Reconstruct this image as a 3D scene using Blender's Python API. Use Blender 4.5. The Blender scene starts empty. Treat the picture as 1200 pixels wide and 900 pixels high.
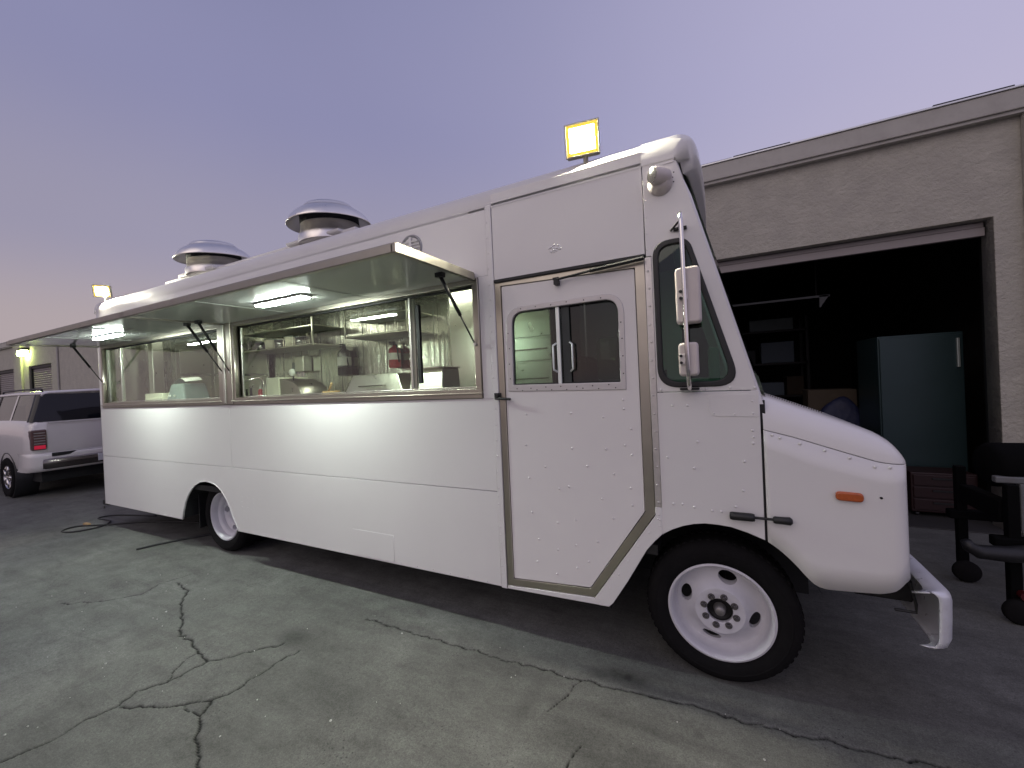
import bpy, bmesh, math, random
import numpy as np
from mathutils import Vector, Matrix
random.seed(7); rng = np.random.default_rng(7)
S = bpy.context.scene
C = S.collection
PI = math.pi

# ------------------------------------------------------------------ camera
CAMP = (0.0, -2.468, 1.775)
YAW, PITCH, ROLL, FPX = -0.455, -0.004, -0.045, 465.06
_f = Vector((math.sin(YAW)*math.cos(PITCH), math.cos(YAW)*math.cos(PITCH), math.sin(PITCH)))
_r0 = Vector((math.cos(YAW), -math.sin(YAW), 0)); _u0 = _r0.cross(_f)
_r = _r0*math.cos(ROLL) + _u0*math.sin(ROLL); _u = -_r0*math.sin(ROLL) + _u0*math.cos(ROLL)
cd = bpy.data.cameras.new('camera'); cam = bpy.data.objects.new('camera', cd); C.objects.link(cam)
cd.sensor_fit = 'HORIZONTAL'; cd.sensor_width = 36; cd.lens = FPX/1200*36
cd.clip_start = 0.05; cd.clip_end = 600
M4 = Matrix((( _r.x, _u.x, -_f.x, CAMP[0]), (_r.y, _u.y, -_f.y, CAMP[1]), (_r.z, _u.z, -_f.z, CAMP[2]), (0, 0, 0, 1)))
cam.matrix_world = M4
S.camera = cam

# ------------------------------------------------------------------ sky: dusk, the sun has set behind the camera
SUN_EL, SUN_AZ = 36.0, 200.0         # afterglow direction (degrees; azimuth from +Y clockwise)
w = bpy.data.worlds.new('World'); S.world = w; w.use_nodes = True
nt = w.node_tree; N = nt.nodes; LK = nt.links
for n in list(N): N.remove(n)
out = N.new('ShaderNodeOutputWorld'); bg = N.new('ShaderNodeBackground'); bg.inputs['Strength'].default_value = 1.0
sky = N.new('ShaderNodeTexSky'); sky.sky_type = 'NISHITA'; sky.sun_disc = False
sky.sun_elevation = math.radians(1.0); sky.sun_rotation = math.radians(SUN_AZ); sky.dust_density = 2.0
tc = N.new('ShaderNodeTexCoord'); sep = N.new('ShaderNodeSeparateXYZ'); LK.new(tc.outputs['Generated'], sep.inputs[0])
ramp = N.new('ShaderNodeValToRGB'); LK.new(sep.outputs['Z'], ramp.inputs[0])
ramp.color_ramp.interpolation = 'EASE'
el = ramp.color_ramp.elements
el[0].position = 0.0; el[0].color = (0.43, 0.34, 0.36, 1)
el[1].position = 1.0; el[1].color = (0.16, 0.18, 0.34, 1)
e = el.new(0.12); e.color = (0.43, 0.365, 0.385, 1)
e = el.new(0.30); e.color = (0.325, 0.305, 0.415, 1)
e = el.new(0.55); e.color = (0.262, 0.262, 0.43, 1)
# a paler sky towards the right (+X), as over the roof line
mr = N.new('ShaderNodeMapRange'); mr.interpolation_type = 'SMOOTHSTEP'
mr.inputs['From Min'].default_value = -0.70; mr.inputs['From Max'].default_value = 0.55
mr.inputs['To Min'].default_value = 0.0; mr.inputs['To Max'].default_value = 0.58
LK.new(sep.outputs['X'], mr.inputs['Value'])
mixp = N.new('ShaderNodeMix'); mixp.data_type = 'RGBA'
LK.new(mr.outputs['Result'], mixp.inputs['Factor'])
LK.new(ramp.outputs['Color'], mixp.inputs[6]); mixp.inputs[7].default_value = (0.60, 0.56, 0.76, 1)
ns = N.new('ShaderNodeTexNoise'); ns.inputs['Scale'].default_value = 1.6; ns.inputs['Detail'].default_value = 3
LK.new(tc.outputs['Generated'], ns.inputs['Vector'])
nr = N.new('ShaderNodeMapRange'); nr.inputs['To Min'].default_value = 0.93; nr.inputs['To Max'].default_value = 1.07
LK.new(ns.outputs['Fac'], nr.inputs['Value'])
mul = N.new('ShaderNodeVectorMath'); mul.operation = 'SCALE'
LK.new(mixp.outputs[2], mul.inputs[0]); LK.new(nr.outputs['Result'], mul.inputs['Scale'])
skm = N.new('ShaderNodeVectorMath'); skm.operation = 'SCALE'; skm.inputs['Scale'].default_value = 0.007
LK.new(sky.outputs['Color'], skm.inputs[0])
add = N.new('ShaderNodeVectorMath'); add.operation = 'ADD'
LK.new(mul.outputs[0], add.inputs[0]); LK.new(skm.outputs[0], add.inputs[1])
LK.new(add.outputs[0], bg.inputs['Color']); LK.new(bg.outputs[0], out.inputs['Surface'])

sd = bpy.data.lights.new('sun', 'SUN'); sun = bpy.data.objects.new('sun', sd); C.objects.link(sun)
sd.energy = 0.53; sd.angle = math.radians(50); sd.color = (1.0, 0.85, 0.70)
az, elv = math.radians(SUN_AZ), math.radians(SUN_EL)
sdir = Vector((math.sin(az)*math.cos(elv), math.cos(az)*math.cos(elv), math.sin(elv)))
sun.rotation_euler = sdir.to_track_quat('Z', 'Y').to_euler(); sun.location = (0, -20, 30)

S.render.engine = 'CYCLES'
S.cycles.use_denoising = True
S.cycles.max_bounces = 8; S.cycles.transparent_max_bounces = 16
S.cycles.sample_clamp_indirect = 6.0
S.view_settings.view_transform = 'Standard'; S.view_settings.look = 'None'
S.view_settings.exposure = 0.0; S.view_settings.gamma = 1.0

# ------------------------------------------------------------------ materials
MATS = {}
def mat(name, col=(.5,.5,.5), rough=.5, metal=0., var=.0, vscale=3., bump=0., bscale=30., bdetail=4., rvar=0., emis=None, estr=0.,
        coat=0., stretch=None, wave=0., wscale=1.5, spec=.5, dirt=0., dirtcol=(.12,.1,.08), dscale=6.):
    m = bpy.data.materials.new(name); m.use_nodes = True; t = m.node_tree; n = t.nodes; l = t.links
    b = n['Principled BSDF']
    b.inputs['Base Color'].default_value = (*col, 1); b.inputs['Roughness'].default_value = rough
    b.inputs['Metallic'].default_value = metal; b.inputs['Specular IOR Level'].default_value = spec
    b.inputs['Coat Weight'].default_value = coat; b.inputs['Coat Roughness'].default_value = .08
    tcn = n.new('ShaderNodeTexCoord'); vec = tcn.outputs['Object']
    if stretch:
        mp = n.new('ShaderNodeMapping'); mp.inputs['Scale'].default_value = stretch
        l.new(vec, mp.inputs['Vector']); vec = mp.outputs['Vector']
    csock = None
    if var > 0:
        nz = n.new('ShaderNodeTexNoise'); nz.inputs['Scale'].default_value = vscale; nz.inputs['Detail'].default_value = 6; nz.inputs['Roughness'].default_value = .6
        l.new(vec, nz.inputs['Vector'])
        mrn = n.new('ShaderNodeMapRange'); mrn.inputs['From Min'].default_value = .12; mrn.inputs['From Max'].default_value = .88
        mrn.inputs['To Min'].default_value = 1-var; mrn.inputs['To Max'].default_value = 1+var
        l.new(nz.outputs['Fac'], mrn.inputs['Value'])
        sc = n.new('ShaderNodeVectorMath'); sc.operation = 'SCALE'; sc.inputs[0].default_value = col
        l.new(mrn.outputs['Result'], sc.inputs['Scale']); csock = sc.outputs[0]
    if dirt > 0:
        nd = n.new('ShaderNodeTexNoise'); nd.inputs['Scale'].default_value = dscale; nd.inputs['Detail'].default_value = 8; nd.inputs['Roughness'].default_value = .7
        l.new(vec, nd.inputs['Vector'])
        md = n.new('ShaderNodeMapRange'); md.interpolation_type = 'SMOOTHSTEP'; md.inputs['From Min'].default_value = .40; md.inputs['From Max'].default_value = .82
        md.inputs['To Max'].default_value = dirt; l.new(nd.outputs['Fac'], md.inputs['Value'])
        mx = n.new('ShaderNodeMix'); mx.data_type = 'RGBA'; l.new(md.outputs['Result'], mx.inputs['Factor'])
        if csock: l.new(csock, mx.inputs[6])
        else: mx.inputs[6].default_value = (*col, 1)
        mx.inputs[7].default_value = (*dirtcol, 1); csock = mx.outputs[2]
    if csock: l.new(csock, b.inputs['Base Color'])
    if rvar > 0:
        n2 = n.new('ShaderNodeTexNoise'); n2.inputs['Scale'].default_value = vscale*2.3; n2.inputs['Detail'].default_value = 5
        l.new(vec, n2.inputs['Vector'])
        m2 = n.new('ShaderNodeMapRange'); m2.inputs['From Min'].default_value = .1; m2.inputs['From Max'].default_value = .9
        m2.inputs['To Min'].default_value = max(.02, rough-rvar); m2.inputs['To Max'].default_value = min(1, rough+rvar)
        l.new(n2.outputs['Fac'], m2.inputs['Value']); l.new(m2.outputs['Result'], b.inputs['Roughness'])
    nrm = None
    if wave > 0:
        nw = n.new('ShaderNodeTexNoise'); nw.inputs['Scale'].default_value = wscale; nw.inputs['Detail'].default_value = 1
        l.new(vec, nw.inputs['Vector'])
        bw = n.new('ShaderNodeBump'); bw.inputs['Strength'].default_value = 1; bw.inputs['Distance'].default_value = wave
        l.new(nw.outputs['Fac'], bw.inputs['Height']); nrm = bw.outputs['Normal']
    if bump > 0:
        nb = n.new('ShaderNodeTexNoise'); nb.inputs['Scale'].default_value = bscale; nb.inputs['Detail'].default_value = bdetail; nb.inputs['Roughness'].default_value = .65
        l.new(vec, nb.inputs['Vector'])
        bb = n.new('ShaderNodeBump'); bb.inputs['Strength'].default_value = 1; bb.inputs['Distance'].default_value = bump
        l.new(nb.outputs['Fac'], bb.inputs['Height'])
        if nrm: l.new(nrm, bb.inputs['Normal'])
        nrm = bb.outputs['Normal']
    if nrm: l.new(nrm, b.inputs['Normal'])
    if emis:
        b.inputs['Emission Color'].default_value = (*emis, 1); b.inputs['Emission Strength'].default_value = estr
    MATS[name] = m
    return m

def glass(name, tint=(.9,.95,.92), rough=.0):
    m = bpy.data.materials.new(name); m.use_nodes = True; t = m.node_tree; n = t.nodes; l = t.links
    for q in list(n): n.remove(q)
    o = n.new('ShaderNodeOutputMaterial'); tr = n.new('ShaderNodeBsdfTransparent'); tr.inputs[0].default_value = (*tint, 1)
    gl = n.new('ShaderNodeBsdfGlossy'); gl.inputs['Roughness'].default_value = rough; gl.inputs['Color'].default_value = (1,1,1,1)
    lw = n.new('ShaderNodeLayerWeight'); lw.inputs['Blend'].default_value = .5
    pw = n.new('ShaderNodeMath'); pw.operation = 'POWER'; l.new(lw.outputs['Facing'], pw.inputs[0]); pw.inputs[1].default_value = 5
    fr = n.new('ShaderNodeMath'); fr.operation = 'MULTIPLY_ADD'; l.new(pw.outputs[0], fr.inputs[0]); fr.inputs[1].default_value = .95; fr.inputs[2].default_value = .045
    mx = n.new('ShaderNodeMixShader'); l.new(fr.outputs[0], mx.inputs[0]); l.new(tr.outputs[0], mx.inputs[1]); l.new(gl.outputs[0], mx.inputs[2])
    l.new(mx.outputs[0], o.inputs['Surface']); MATS[name] = m
    return m

paint = mat('white_paint', (.71,.69,.67), .30, var=.035, vscale=1.2, wave=.008, wscale=1.6, bump=.0004, bscale=90, coat=.4)
roofpaint = mat('roof_paint', (.66,.64,.62), .42, var=.05, vscale=2, rvar=.08, wave=.004, wscale=2)
doorpaint = mat('door_paint', (.73,.70,.68), .34, var=.03, vscale=2, wave=.004, wscale=2.0, bump=.0004, bscale=90, coat=.15)
steel = mat('stainless_trim', (.47,.44,.37), .34, metal=1, var=.10, vscale=3, rvar=.08, wave=.0012, wscale=5)
galv = mat('galvanised_strip', (.62,.59,.56), .42, metal=.85, var=.15, vscale=25, rvar=.1, bump=.0008, bscale=120)
alu = mat('spun_aluminium', (.80,.77,.73), .33, metal=1, var=.14, vscale=5, rvar=.12, bump=.0008, bscale=30)
polish = mat('polished_awning_skin', (.70,.72,.68), .14, metal=.4, var=.06, vscale=2, rvar=.05, wave=.005, wscale=1.2)
awnframe = mat('aluminium_extrusion', (.33,.31,.27), .42, metal=1, var=.1, vscale=6, rvar=.1)
kitchen = mat('kitchen_stainless', (.54,.54,.48), .26, metal=1, var=.025, vscale=3, rvar=.05, wave=.009, wscale=2.2, stretch=(5,1.0,.35))
kitchenb = mat('brushed_stainless', (.66,.66,.58), .3, metal=1, var=.02, vscale=4, rvar=.06, wave=.0012, wscale=3)
mat('fan_inside', (.42,.41,.37), .36, metal=1, var=.2, vscale=6)
chrome = mat('chrome', (.75,.72,.68), .12, metal=1, var=.08, vscale=10, rvar=.05)
black = mat('black_plastic', (.009,.009,.0095), .5, var=.2, vscale=20, rvar=.1)
rubber = mat('tyre_rubber', (.010,.0095,.010), .95, var=.25, vscale=14, bump=.001, bscale=60, dirt=.25, dirtcol=(.018,.016,.015), dscale=9, spec=.08)
gasket = mat('window_gasket', (.012,.012,.012), .45)
rimwhite = mat('rim_paint', (.58,.57,.60), .36, var=.05, vscale=8, rvar=.08, dirt=.18, dirtcol=(.25,.22,.2), dscale=14)
mat('lug_steel', (.16,.15,.15), .4, metal=.8, var=.3, vscale=60)
darkmetal = mat('dark_metal', (.03,.03,.03), .5, metal=.6, var=.3, vscale=15)
chassis = mat('chassis_black', (.008,.008,.009), .7, var=.3, vscale=5)
interior_dark = mat('cab_trim', (.03,.035,.033), .6, var=.2, vscale=5, bump=.001, bscale=80)
cabgreen = mat('cab_grey_green_panel', (.16,.22,.19), .6, var=.2, vscale=4)
seatm = mat('seat_vinyl', (.02,.02,.022), .5, var=.2, vscale=8)
amber = mat('amber_lens', (.42,.09,.02), .28, var=.25, vscale=60, bump=.001, bscale=80, coat=.4)
red = mat('red_enamel', (.38,.02,.025), .35, var=.1, vscale=10)
silver = mat('silver_enamel', (.30,.31,.31), .25, metal=.9, var=.1, vscale=10)
labelw = mat('paper_label', (.75,.75,.70), .6, var=.08, vscale=40)
cream = mat('cream_plastic', (.66,.66,.52), .5, var=.06, vscale=6)
greyplastic = mat('grey_green_plastic', (.16,.20,.19), .5, var=.15, vscale=10)
wood = mat('wood', (.42,.27,.12), .6, var=.25, vscale=8, stretch=(2,12,12))
mirrorback = mat('mirror_housing', (.60,.54,.51), .38, var=.06, vscale=12, rvar=.08)
glass_win = glass('serving_window_glass', (.93,.95,.91))
glass_door = glass('door_glass', (.55,.62,.57))
glass_cab = glass('tinted_cab_glass', (.38,.54,.44))
glass_suv = glass('privacy_glass', (.035,.035,.05))
glass_suvq = glass('suv_quarter_glass', (.35,.34,.33))
tube_em = mat('fluorescent_tube', (.9,.95,.9), .4, emis=(.88,1.0,.91), estr=310)
kit_em = mat('kitchen_light_tube', (.9,.95,.85), .4, emis=(.97,1.0,.86), estr=32)
flood_em = mat('floodlight_lens', (1,.95,.8), .3, emis=(1.0,.96,.74), estr=2600)
flood_em2 = mat('rear_floodlight_lens', (1,.95,.8), .3, emis=(1.0,.97,.78), estr=3200)
mat('flood_glow_rim', (.10,.05,.005), .5, emis=(1.0,.62,.07), estr=1.25)  # yellow bloom round the lens painted as emission; this ring is no lamp
wallpack_em = mat('wall_lamp_lens', (.8,.9,.4), .3, emis=(.80,1.0,.32), estr=60)
stucco = mat('stucco', (.44,.415,.355), .9, var=.22, vscale=10, bump=.024, bscale=19, bdetail=7, dirt=.6, dirtcol=(.27,.25,.23), dscale=5.)
fascia = mat('fascia_metal', (.42,.40,.36), .55, var=.12, vscale=2, rvar=.1, dirt=.3, dirtcol=(.2,.18,.16), dscale=5)
flash = mat('roof_flashing', (.75,.75,.74), .35, metal=.6, var=.08, vscale=3)
rollup = mat('roll_up_door_metal', (.27,.24,.23), .55, var=.1, vscale=2)
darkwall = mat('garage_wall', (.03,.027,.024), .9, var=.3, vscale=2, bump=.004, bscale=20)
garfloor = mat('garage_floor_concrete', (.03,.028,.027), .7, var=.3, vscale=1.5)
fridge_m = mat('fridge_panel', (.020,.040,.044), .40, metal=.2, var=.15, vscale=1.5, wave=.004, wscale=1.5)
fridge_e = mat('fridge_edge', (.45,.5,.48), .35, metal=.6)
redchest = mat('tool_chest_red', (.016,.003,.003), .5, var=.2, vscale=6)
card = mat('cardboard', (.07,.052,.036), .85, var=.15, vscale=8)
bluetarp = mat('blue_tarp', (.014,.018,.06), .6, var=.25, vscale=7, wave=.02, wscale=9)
blackeq = mat('black_machine_paint', (.003,.003,.0033), .85, var=.3, vscale=9, spec=.08)
greyeq = mat('pale_grey_bracket', (.13,.135,.14), .5, var=.15, vscale=9, dirt=.4, dscale=12)
cordm = mat('black_cord_jacket', (.012,.012,.012), .55)
suvpaint = mat('suv_white_paint', (.66,.62,.60), .22, var=.02, vscale=2, coat=.6, dirt=.12, dirtcol=(.35,.32,.3), dscale=4)
suvchrome = mat('suv_chrome', (.55,.53,.52), .18, metal=1, var=.1, vscale=6)
taillens = mat('tail_light_dark_lens', (.10,.05,.045), .2, var=.5, vscale=30, coat=.6)
tailred = mat('tail_light_red_lens', (.55,.02,.05), .2, emis=(.9,.03,.08), estr=.25)
plate_m = mat('licence_plate', (.6,.6,.62), .4, var=.2, vscale=40)
mesh_grey = mat('vent_grille_grey', (.30,.30,.31), .4, metal=.7, var=.2, vscale=30)
windlight = mat('pale_interior_cloth', (.42,.34,.27), .9, var=.2, vscale=6)

# ------------------------------------------------------------------ mesh helpers
def wmat(o):
    return o.matrix_basis.copy() if o.parent is None else wmat(o.parent) @ o.matrix_parent_inverse @ o.matrix_basis
def link(name, me, m, parent=None, smooth=False, label=None, kind=None, bevel=0., seg=2, ang=35):
    o = bpy.data.objects.new(name, me); C.objects.link(o)
    if m and not me.materials: me.materials.append(m)
    if smooth:
        me.polygons.foreach_set('use_smooth', [True]*len(me.polygons))
    if parent:
        o.parent = parent
        o.matrix_parent_inverse = wmat(parent).inverted()
    if bevel > 0:
        bm = o.modifiers.new('edge', 'BEVEL'); bm.width = bevel; bm.segments = seg; bm.limit_method = 'ANGLE'; bm.angle_limit = math.radians(ang)
        bm.harden_normals = False
    if label: o['label'] = label
    if kind: o['kind'] = kind
    return o

class MB:
    def __init__(s): s.v = []; s.f = []
    def add(s, vs, fs):
        b = len(s.v); s.v += [tuple(x) for x in vs]; s.f += [tuple(i+b for i in q) for q in fs]; return s
    def box(s, a, b, rot=None, org=None):
        (x0,y0,z0), (x1,y1,z1) = a, b
        vs = [Vector(p) for p in ((x0,y0,z0),(x1,y0,z0),(x1,y1,z0),(x0,y1,z0),(x0,y0,z1),(x1,y0,z1),(x1,y1,z1),(x0,y1,z1))]
        if rot:
            o = Vector(org) if org else Vector(((x0+x1)/2,(y0+y1)/2,(z0+z1)/2)); vs = [rot @ (q-o) + o for q in vs]
        return s.add(vs, [(0,3,2,1),(4,5,6,7),(0,1,5,4),(1,2,6,5),(2,3,7,6),(3,0,4,7)])
    def tube(s, path, r, n=10, cap=True, closed=False):
        P = [Vector(q) for q in path]; L = len(P); base = len(s.v); up = None
        for i, q in enumerate(P):
            d = (P[(i+1) % L if closed else min(i+1, L-1)] - P[i-1 if (closed or i) else 0]).normalized()
            if up is None:
                up = d.cross(Vector((0,0,1)));
                if up.length < .1: up = d.cross(Vector((0,1,0)))
                up.normalize()
            else:
                up = (up - d*up.dot(d)).normalized()
            sd_ = d.cross(up); rr = r[i] if isinstance(r, (list, tuple)) else r
            for k in range(n):
                a = 2*PI*k/n; s.v.append(tuple(q + (up*math.cos(a) + sd_*math.sin(a))*rr))
        for i in range(L if closed else L-1):
            j = (i+1) % L
            for k in range(n):
                s.f.append((base+i*n+k, base+i*n+(k+1) % n, base+j*n+(k+1) % n, base+j*n+k))
        if cap and not closed:
            s.f.append(tuple(base+k for k in range(n))[::-1]); s.f.append(tuple(base+(L-1)*n+k for k in range(n)))
        return s
    def lathe(s, prof, org, axis, n=48, closed=False):
        """prof = [(radius, distance along axis)]"""
        a = Vector(axis).normalized(); t = a.cross(Vector((0,0,1)))
        if t.length < .1: t = a.cross(Vector((1,0,0)))
        t.normalize(); b_ = a.cross(t); o = Vector(org); base = len(s.v); L = len(prof)
        for (r, h) in prof:
            for k in range(n):
                an = 2*PI*k/n; s.v.append(tuple(o + a*h + (t*math.cos(an)+b_*math.sin(an))*r))
        for i in range(L if closed else L-1):
            j = (i+1) % L
            for k in range(n):
                s.f.append((base+i*n+k, base+j*n+k, base+j*n+(k+1) % n, base+i*n+(k+1) % n))
        return s
    def cyl(s, a, b, r, n=20, r2=None):
        a = Vector(a); b = Vector(b); d = b-a; r2 = r if r2 is None else r2
        base = len(s.v); s.lathe([(r,0),(r2,d.length)], a, d, n)
        s.f.append(tuple(base+k for k in range(n))); s.f.append(tuple(base+n+k for k in range(n))[::-1]); return s
    def grid(s, pts):
        """pts[i][j]"""
        base = len(s.v); R_, Q = len(pts), len(pts[0])
        for row in pts: s.v += [tuple(q) for q in row]
        for i in range(R_-1):
            for j in range(Q-1):
                s.f.append((base+i*Q+j, base+i*Q+j+1, base+(i+1)*Q+j+1, base+(i+1)*Q+j))
        return s
    def mesh(s, name='m'):
        me = bpy.data.meshes.new(name); me.from_pydata(s.v, [], s.f); me.validate(); me.update()
        bm = bmesh.new(); bm.from_mesh(me); bmesh.ops.recalc_face_normals(bm, faces=bm.faces); bm.to_mesh(me); bm.free()
        return me
    def build(s, name, m, parent=None, **k): return link(name, s.mesh(name), m, parent, **k)

def box(name, a, b, m, parent=None, bevel=.004, **k): return MB().box(a, b).build(name, m, parent, bevel=bevel, **k)

def rp(pts, r, n=6):
    """round the corners of a polygon; r = radius or list"""
    o = []; L = len(pts)
    for i in range(L):
        p = Vector(pts[i]); a = Vector(pts[i-1]); b = Vector(pts[(i+1) % L]); rr = r[i] if isinstance(r, (list, tuple)) else r
        if rr <= 0: o.append(tuple(p)); continue
        d1 = (a-p); d2 = (b-p); l1, l2 = d1.length, d2.length; d1.normalize(); d2.normalize()
        cosw = max(-1, min(1, d1.dot(d2))); half = math.acos(cosw)/2
        if abs(half - PI/2) < .02: o.append(tuple(p)); continue
        t = min(rr/math.tan(half), l1*.49, l2*.49); p1 = p+d1*t; p2 = p+d2*t
        for k in range(n+1):
            u = k/n; o.append(tuple(p1*(1-u)**2 + p*2*u*(1-u) + p2*u*u))
    return o
def rect(x0, z0, x1, z1, r=0, n=6):
    q = [(x0,z0),(x1,z0),(x1,z1),(x0,z1)]
    return rp(q, r, n) if r else q

def panel(name, outer, holes, m, parent=None, y=0., t=.02, bevel=.003, plane='xz', label=None, kind=None, wavy=None):
    """flat plate with holes, outer face at y, thickness t going inwards (+y)"""
    cu = bpy.data.curves.new('c', 'CURVE'); cu.dimensions = '2D'; cu.fill_mode = 'BOTH'
    cu.extrude = max(t/2-bevel, .0005); cu.bevel_depth = bevel; cu.bevel_resolution = 1; cu.offset = -bevel
    for lp in [outer]+list(holes):
        sp = cu.splines.new('POLY'); sp.points.add(len(lp)-1); sp.use_cyclic_u = True
        for q, pt in zip(sp.points, lp): q.co = (pt[0], pt[1], 0, 1)
    to = bpy.data.objects.new('t', cu); C.objects.link(to)
    dg = bpy.context.evaluated_depsgraph_get(); me = bpy.data.meshes.new_from_object(to.evaluated_get(dg))
    bpy.data.objects.remove(to); bpy.data.curves.remove(cu)
    n = len(me.vertices); co = np.empty(n*3); me.vertices.foreach_get('co', co); co = co.reshape(-1,3)
    o2 = np.empty_like(co)
    if plane == 'xz': o2[:,0] = co[:,0]; o2[:,2] = co[:,1]; o2[:,1] = y + t/2 - co[:,2]
    elif plane == 'yz': o2[:,1] = co[:,0]; o2[:,2] = co[:,1]; o2[:,0] = y + t/2 - co[:,2]
    else: o2[:,0] = co[:,0]; o2[:,1] = co[:,1]; o2[:,2] = y + t/2 - co[:,2]
    me.vertices.foreach_set('co', o2.ravel()); me.materials.clear(); me.update()
    bm = bmesh.new(); bm.from_mesh(me); bmesh.ops.remove_doubles(bm, verts=bm.verts, dist=1e-5)
    bmesh.ops.recalc_face_normals(bm, faces=bm.faces); bm.to_mesh(me); bm.free()
    return link(name, me, m, parent, label=label, kind=kind)

def rivets(pts, parent, m, y=0., r=.0075, h=.0042, name='rivets'):
    mb = MB()
    for (x, z) in pts:
        jx, jz = random.uniform(-.003,.003), random.uniform(-.003,.003)
        base = len(mb.v); c = (x+jx, y, z+jz)
        for rr, hh in ((r,0.),(r*.75,h*.65)):
            for k in range(8):
                a = 2*PI*k/8; mb.v.append((c[0]+rr*math.cos(a), y-hh, c[2]+rr*math.sin(a)))
        mb.v.append((c[0], y-h, c[2]))
        for k in range(8):
            mb.f.append((base+k, base+(k+1) % 8, base+8+(k+1) % 8, base+8+k)); mb.f.append((base+8+k, base+8+(k+1) % 8, base+16))
    return mb.build(name, m, parent, smooth=True, kind='stuff')

def thing(name, label, cat, loc, group=None):
    o = bpy.data.objects.new(name, None); C.objects.link(o); o.location = loc; o.empty_display_size = .2
    o['label'] = label; o['category'] = cat
    if group: o['group'] = group
    return o
def tag(o, label, cat, group=None):
    o['label'] = label; o['category'] = cat
    if group: o['group'] = group
    return o

def lerp_tab(tab, x):
    if x <= tab[0][0]: return tab[0][1]
    for (a, b) in zip(tab, tab[1:]):
        if x <= b[0]: return a[1]+(b[1]-a[1])*(x-a[0])/(b[0]-a[0])
    return tab[-1][1]

def lin(a, b, n): return [(a[0]+(b[0]-a[0])*i/(n-1), a[1]+(b[1]-a[1])*i/(n-1)) for i in range(n)]

# ================================================================== GROUND: worn asphalt with real cracks
CR = {'a': [(-3.232,-1.855),(-3.168,-1.7),(-3.189,-1.565),(-3.135,-1.448),(-3.185,-1.345),(-3.096,-1.233),(-3.072,-1.019),(-2.912,-.853),(-2.762,-.696)],
 'b': [(-3.072,-1.019),(-3.235,-.995),(-3.415,-.942),(-3.593,-.941),(-3.844,-.811),(-4.131,-.701),(-4.339,-.543),(-4.64,-.509)],
 'c': [(-3.111,-1.438),(-2.878,-1.345),(-2.763,-1.264),(-2.668,-1.197),(-2.617,-1.099),(-2.611,-.977),(-2.612,-.82),(-2.577,-.698)],
 'd': [(-2.668,-1.197),(-2.62,-1.256),(-2.607,-1.288),(-2.524,-1.324),(-2.461,-1.381),(-2.348,-1.42),(-2.253,-1.465),(-2.1,-1.6),(-2.0,-1.9)],
 'e': [(-3.096,-1.233),(-3.171,-1.17),(-3.229,-1.083),(-3.236,-1.005)],
 'f': [(-5.201,-1.107),(-4.872,-.949),(-4.683,-.755),(-4.773,-.56),(-4.674,-.323)],
 'g': [(-2.426,-.246),(-1.703,-.245),(-1.179,-.238),(-.727,-.222),(-.356,-.191),(-.057,-.17),(.21,-.169),(.854,-.111),(1.5,-.06)],
 'h': [(-.727,-.222),(-.77,-.365),(-.838,-.519)],
 'i': [(-.615,-.64),(-.642,-.754),(-.7,-.95)],
 'j': [(-2.762,-1.29),(-2.672,-1.29),(-2.607,-1.288)],
 'k': [(-3.232,-1.855),(-3.3,-2.05),(-3.25,-2.28)]}
CW = {'a': 1.0, 'b': 1.0, 'c': .95, 'd': .95, 'e': .6, 'f': .6, 'g': .8, 'h': .55, 'i': .5, 'j': .6, 'k': 1.0}
gx0, gx1, gy0, gy1, gs = -6.2, 1.6, -2.3, .3, .009
nx, ny = int((gx1-gx0)/gs)+1, int((gy1-gy0)/gs)+1
xs = np.linspace(gx0, gx1, nx); ys = np.linspace(gy0, gy1, ny)
GX, GY = np.meshgrid(xs, ys, indexing='ij')
crk = np.zeros_like(GX); soft = np.zeros_like(GX)
for key, path in CR.items():
    P = [np.array(q) for q in path]; sub = []
    for a, b in zip(P, P[1:]):
        d = b-a; L = np.linalg.norm(d); k = max(2, int(L/.035)); nrm_ = np.array([-d[1], d[0]])/L
        for i in range(k):
            j = 0 if i == 0 else rng.normal(0, .0085)
            sub.append(a+d*i/k+nrm_*j)
    sub.append(P[-1]); W = CW[key]; n_ = len(sub)
    for i, (a, b) in enumerate(zip(sub, sub[1:])):
        pad = .07
        i0, i1 = np.searchsorted(xs, [min(a[0],b[0])-pad, max(a[0],b[0])+pad]); j0, j1 = np.searchsorted(ys, [min(a[1],b[1])-pad, max(a[1],b[1])+pad])
        if i1 <= i0 or j1 <= j0: continue
        X_, Y_ = GX[i0:i1, j0:j1], GY[i0:i1, j0:j1]; d = b-a; t = np.clip(((X_-a[0])*d[0]+(Y_-a[1])*d[1])/(d@d+1e-12), 0, 1)
        D = np.hypot(X_-a[0]-t*d[0], Y_-a[1]-t*d[1])
        taper = min(1, (n_-i)/4+.25) if key not in 'ag' else 1
        wd = .0062*W*taper*rng.uniform(.6, 1.35)
        crk[i0:i1, j0:j1] = np.maximum(crk[i0:i1, j0:j1], np.clip(1.35-D/wd, 0, 1))
        soft[i0:i1, j0:j1] = np.maximum(soft[i0:i1, j0:j1], np.clip(1-D/.035, 0, 1)*W*taper*.45)
stain = np.zeros_like(GX)
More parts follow.
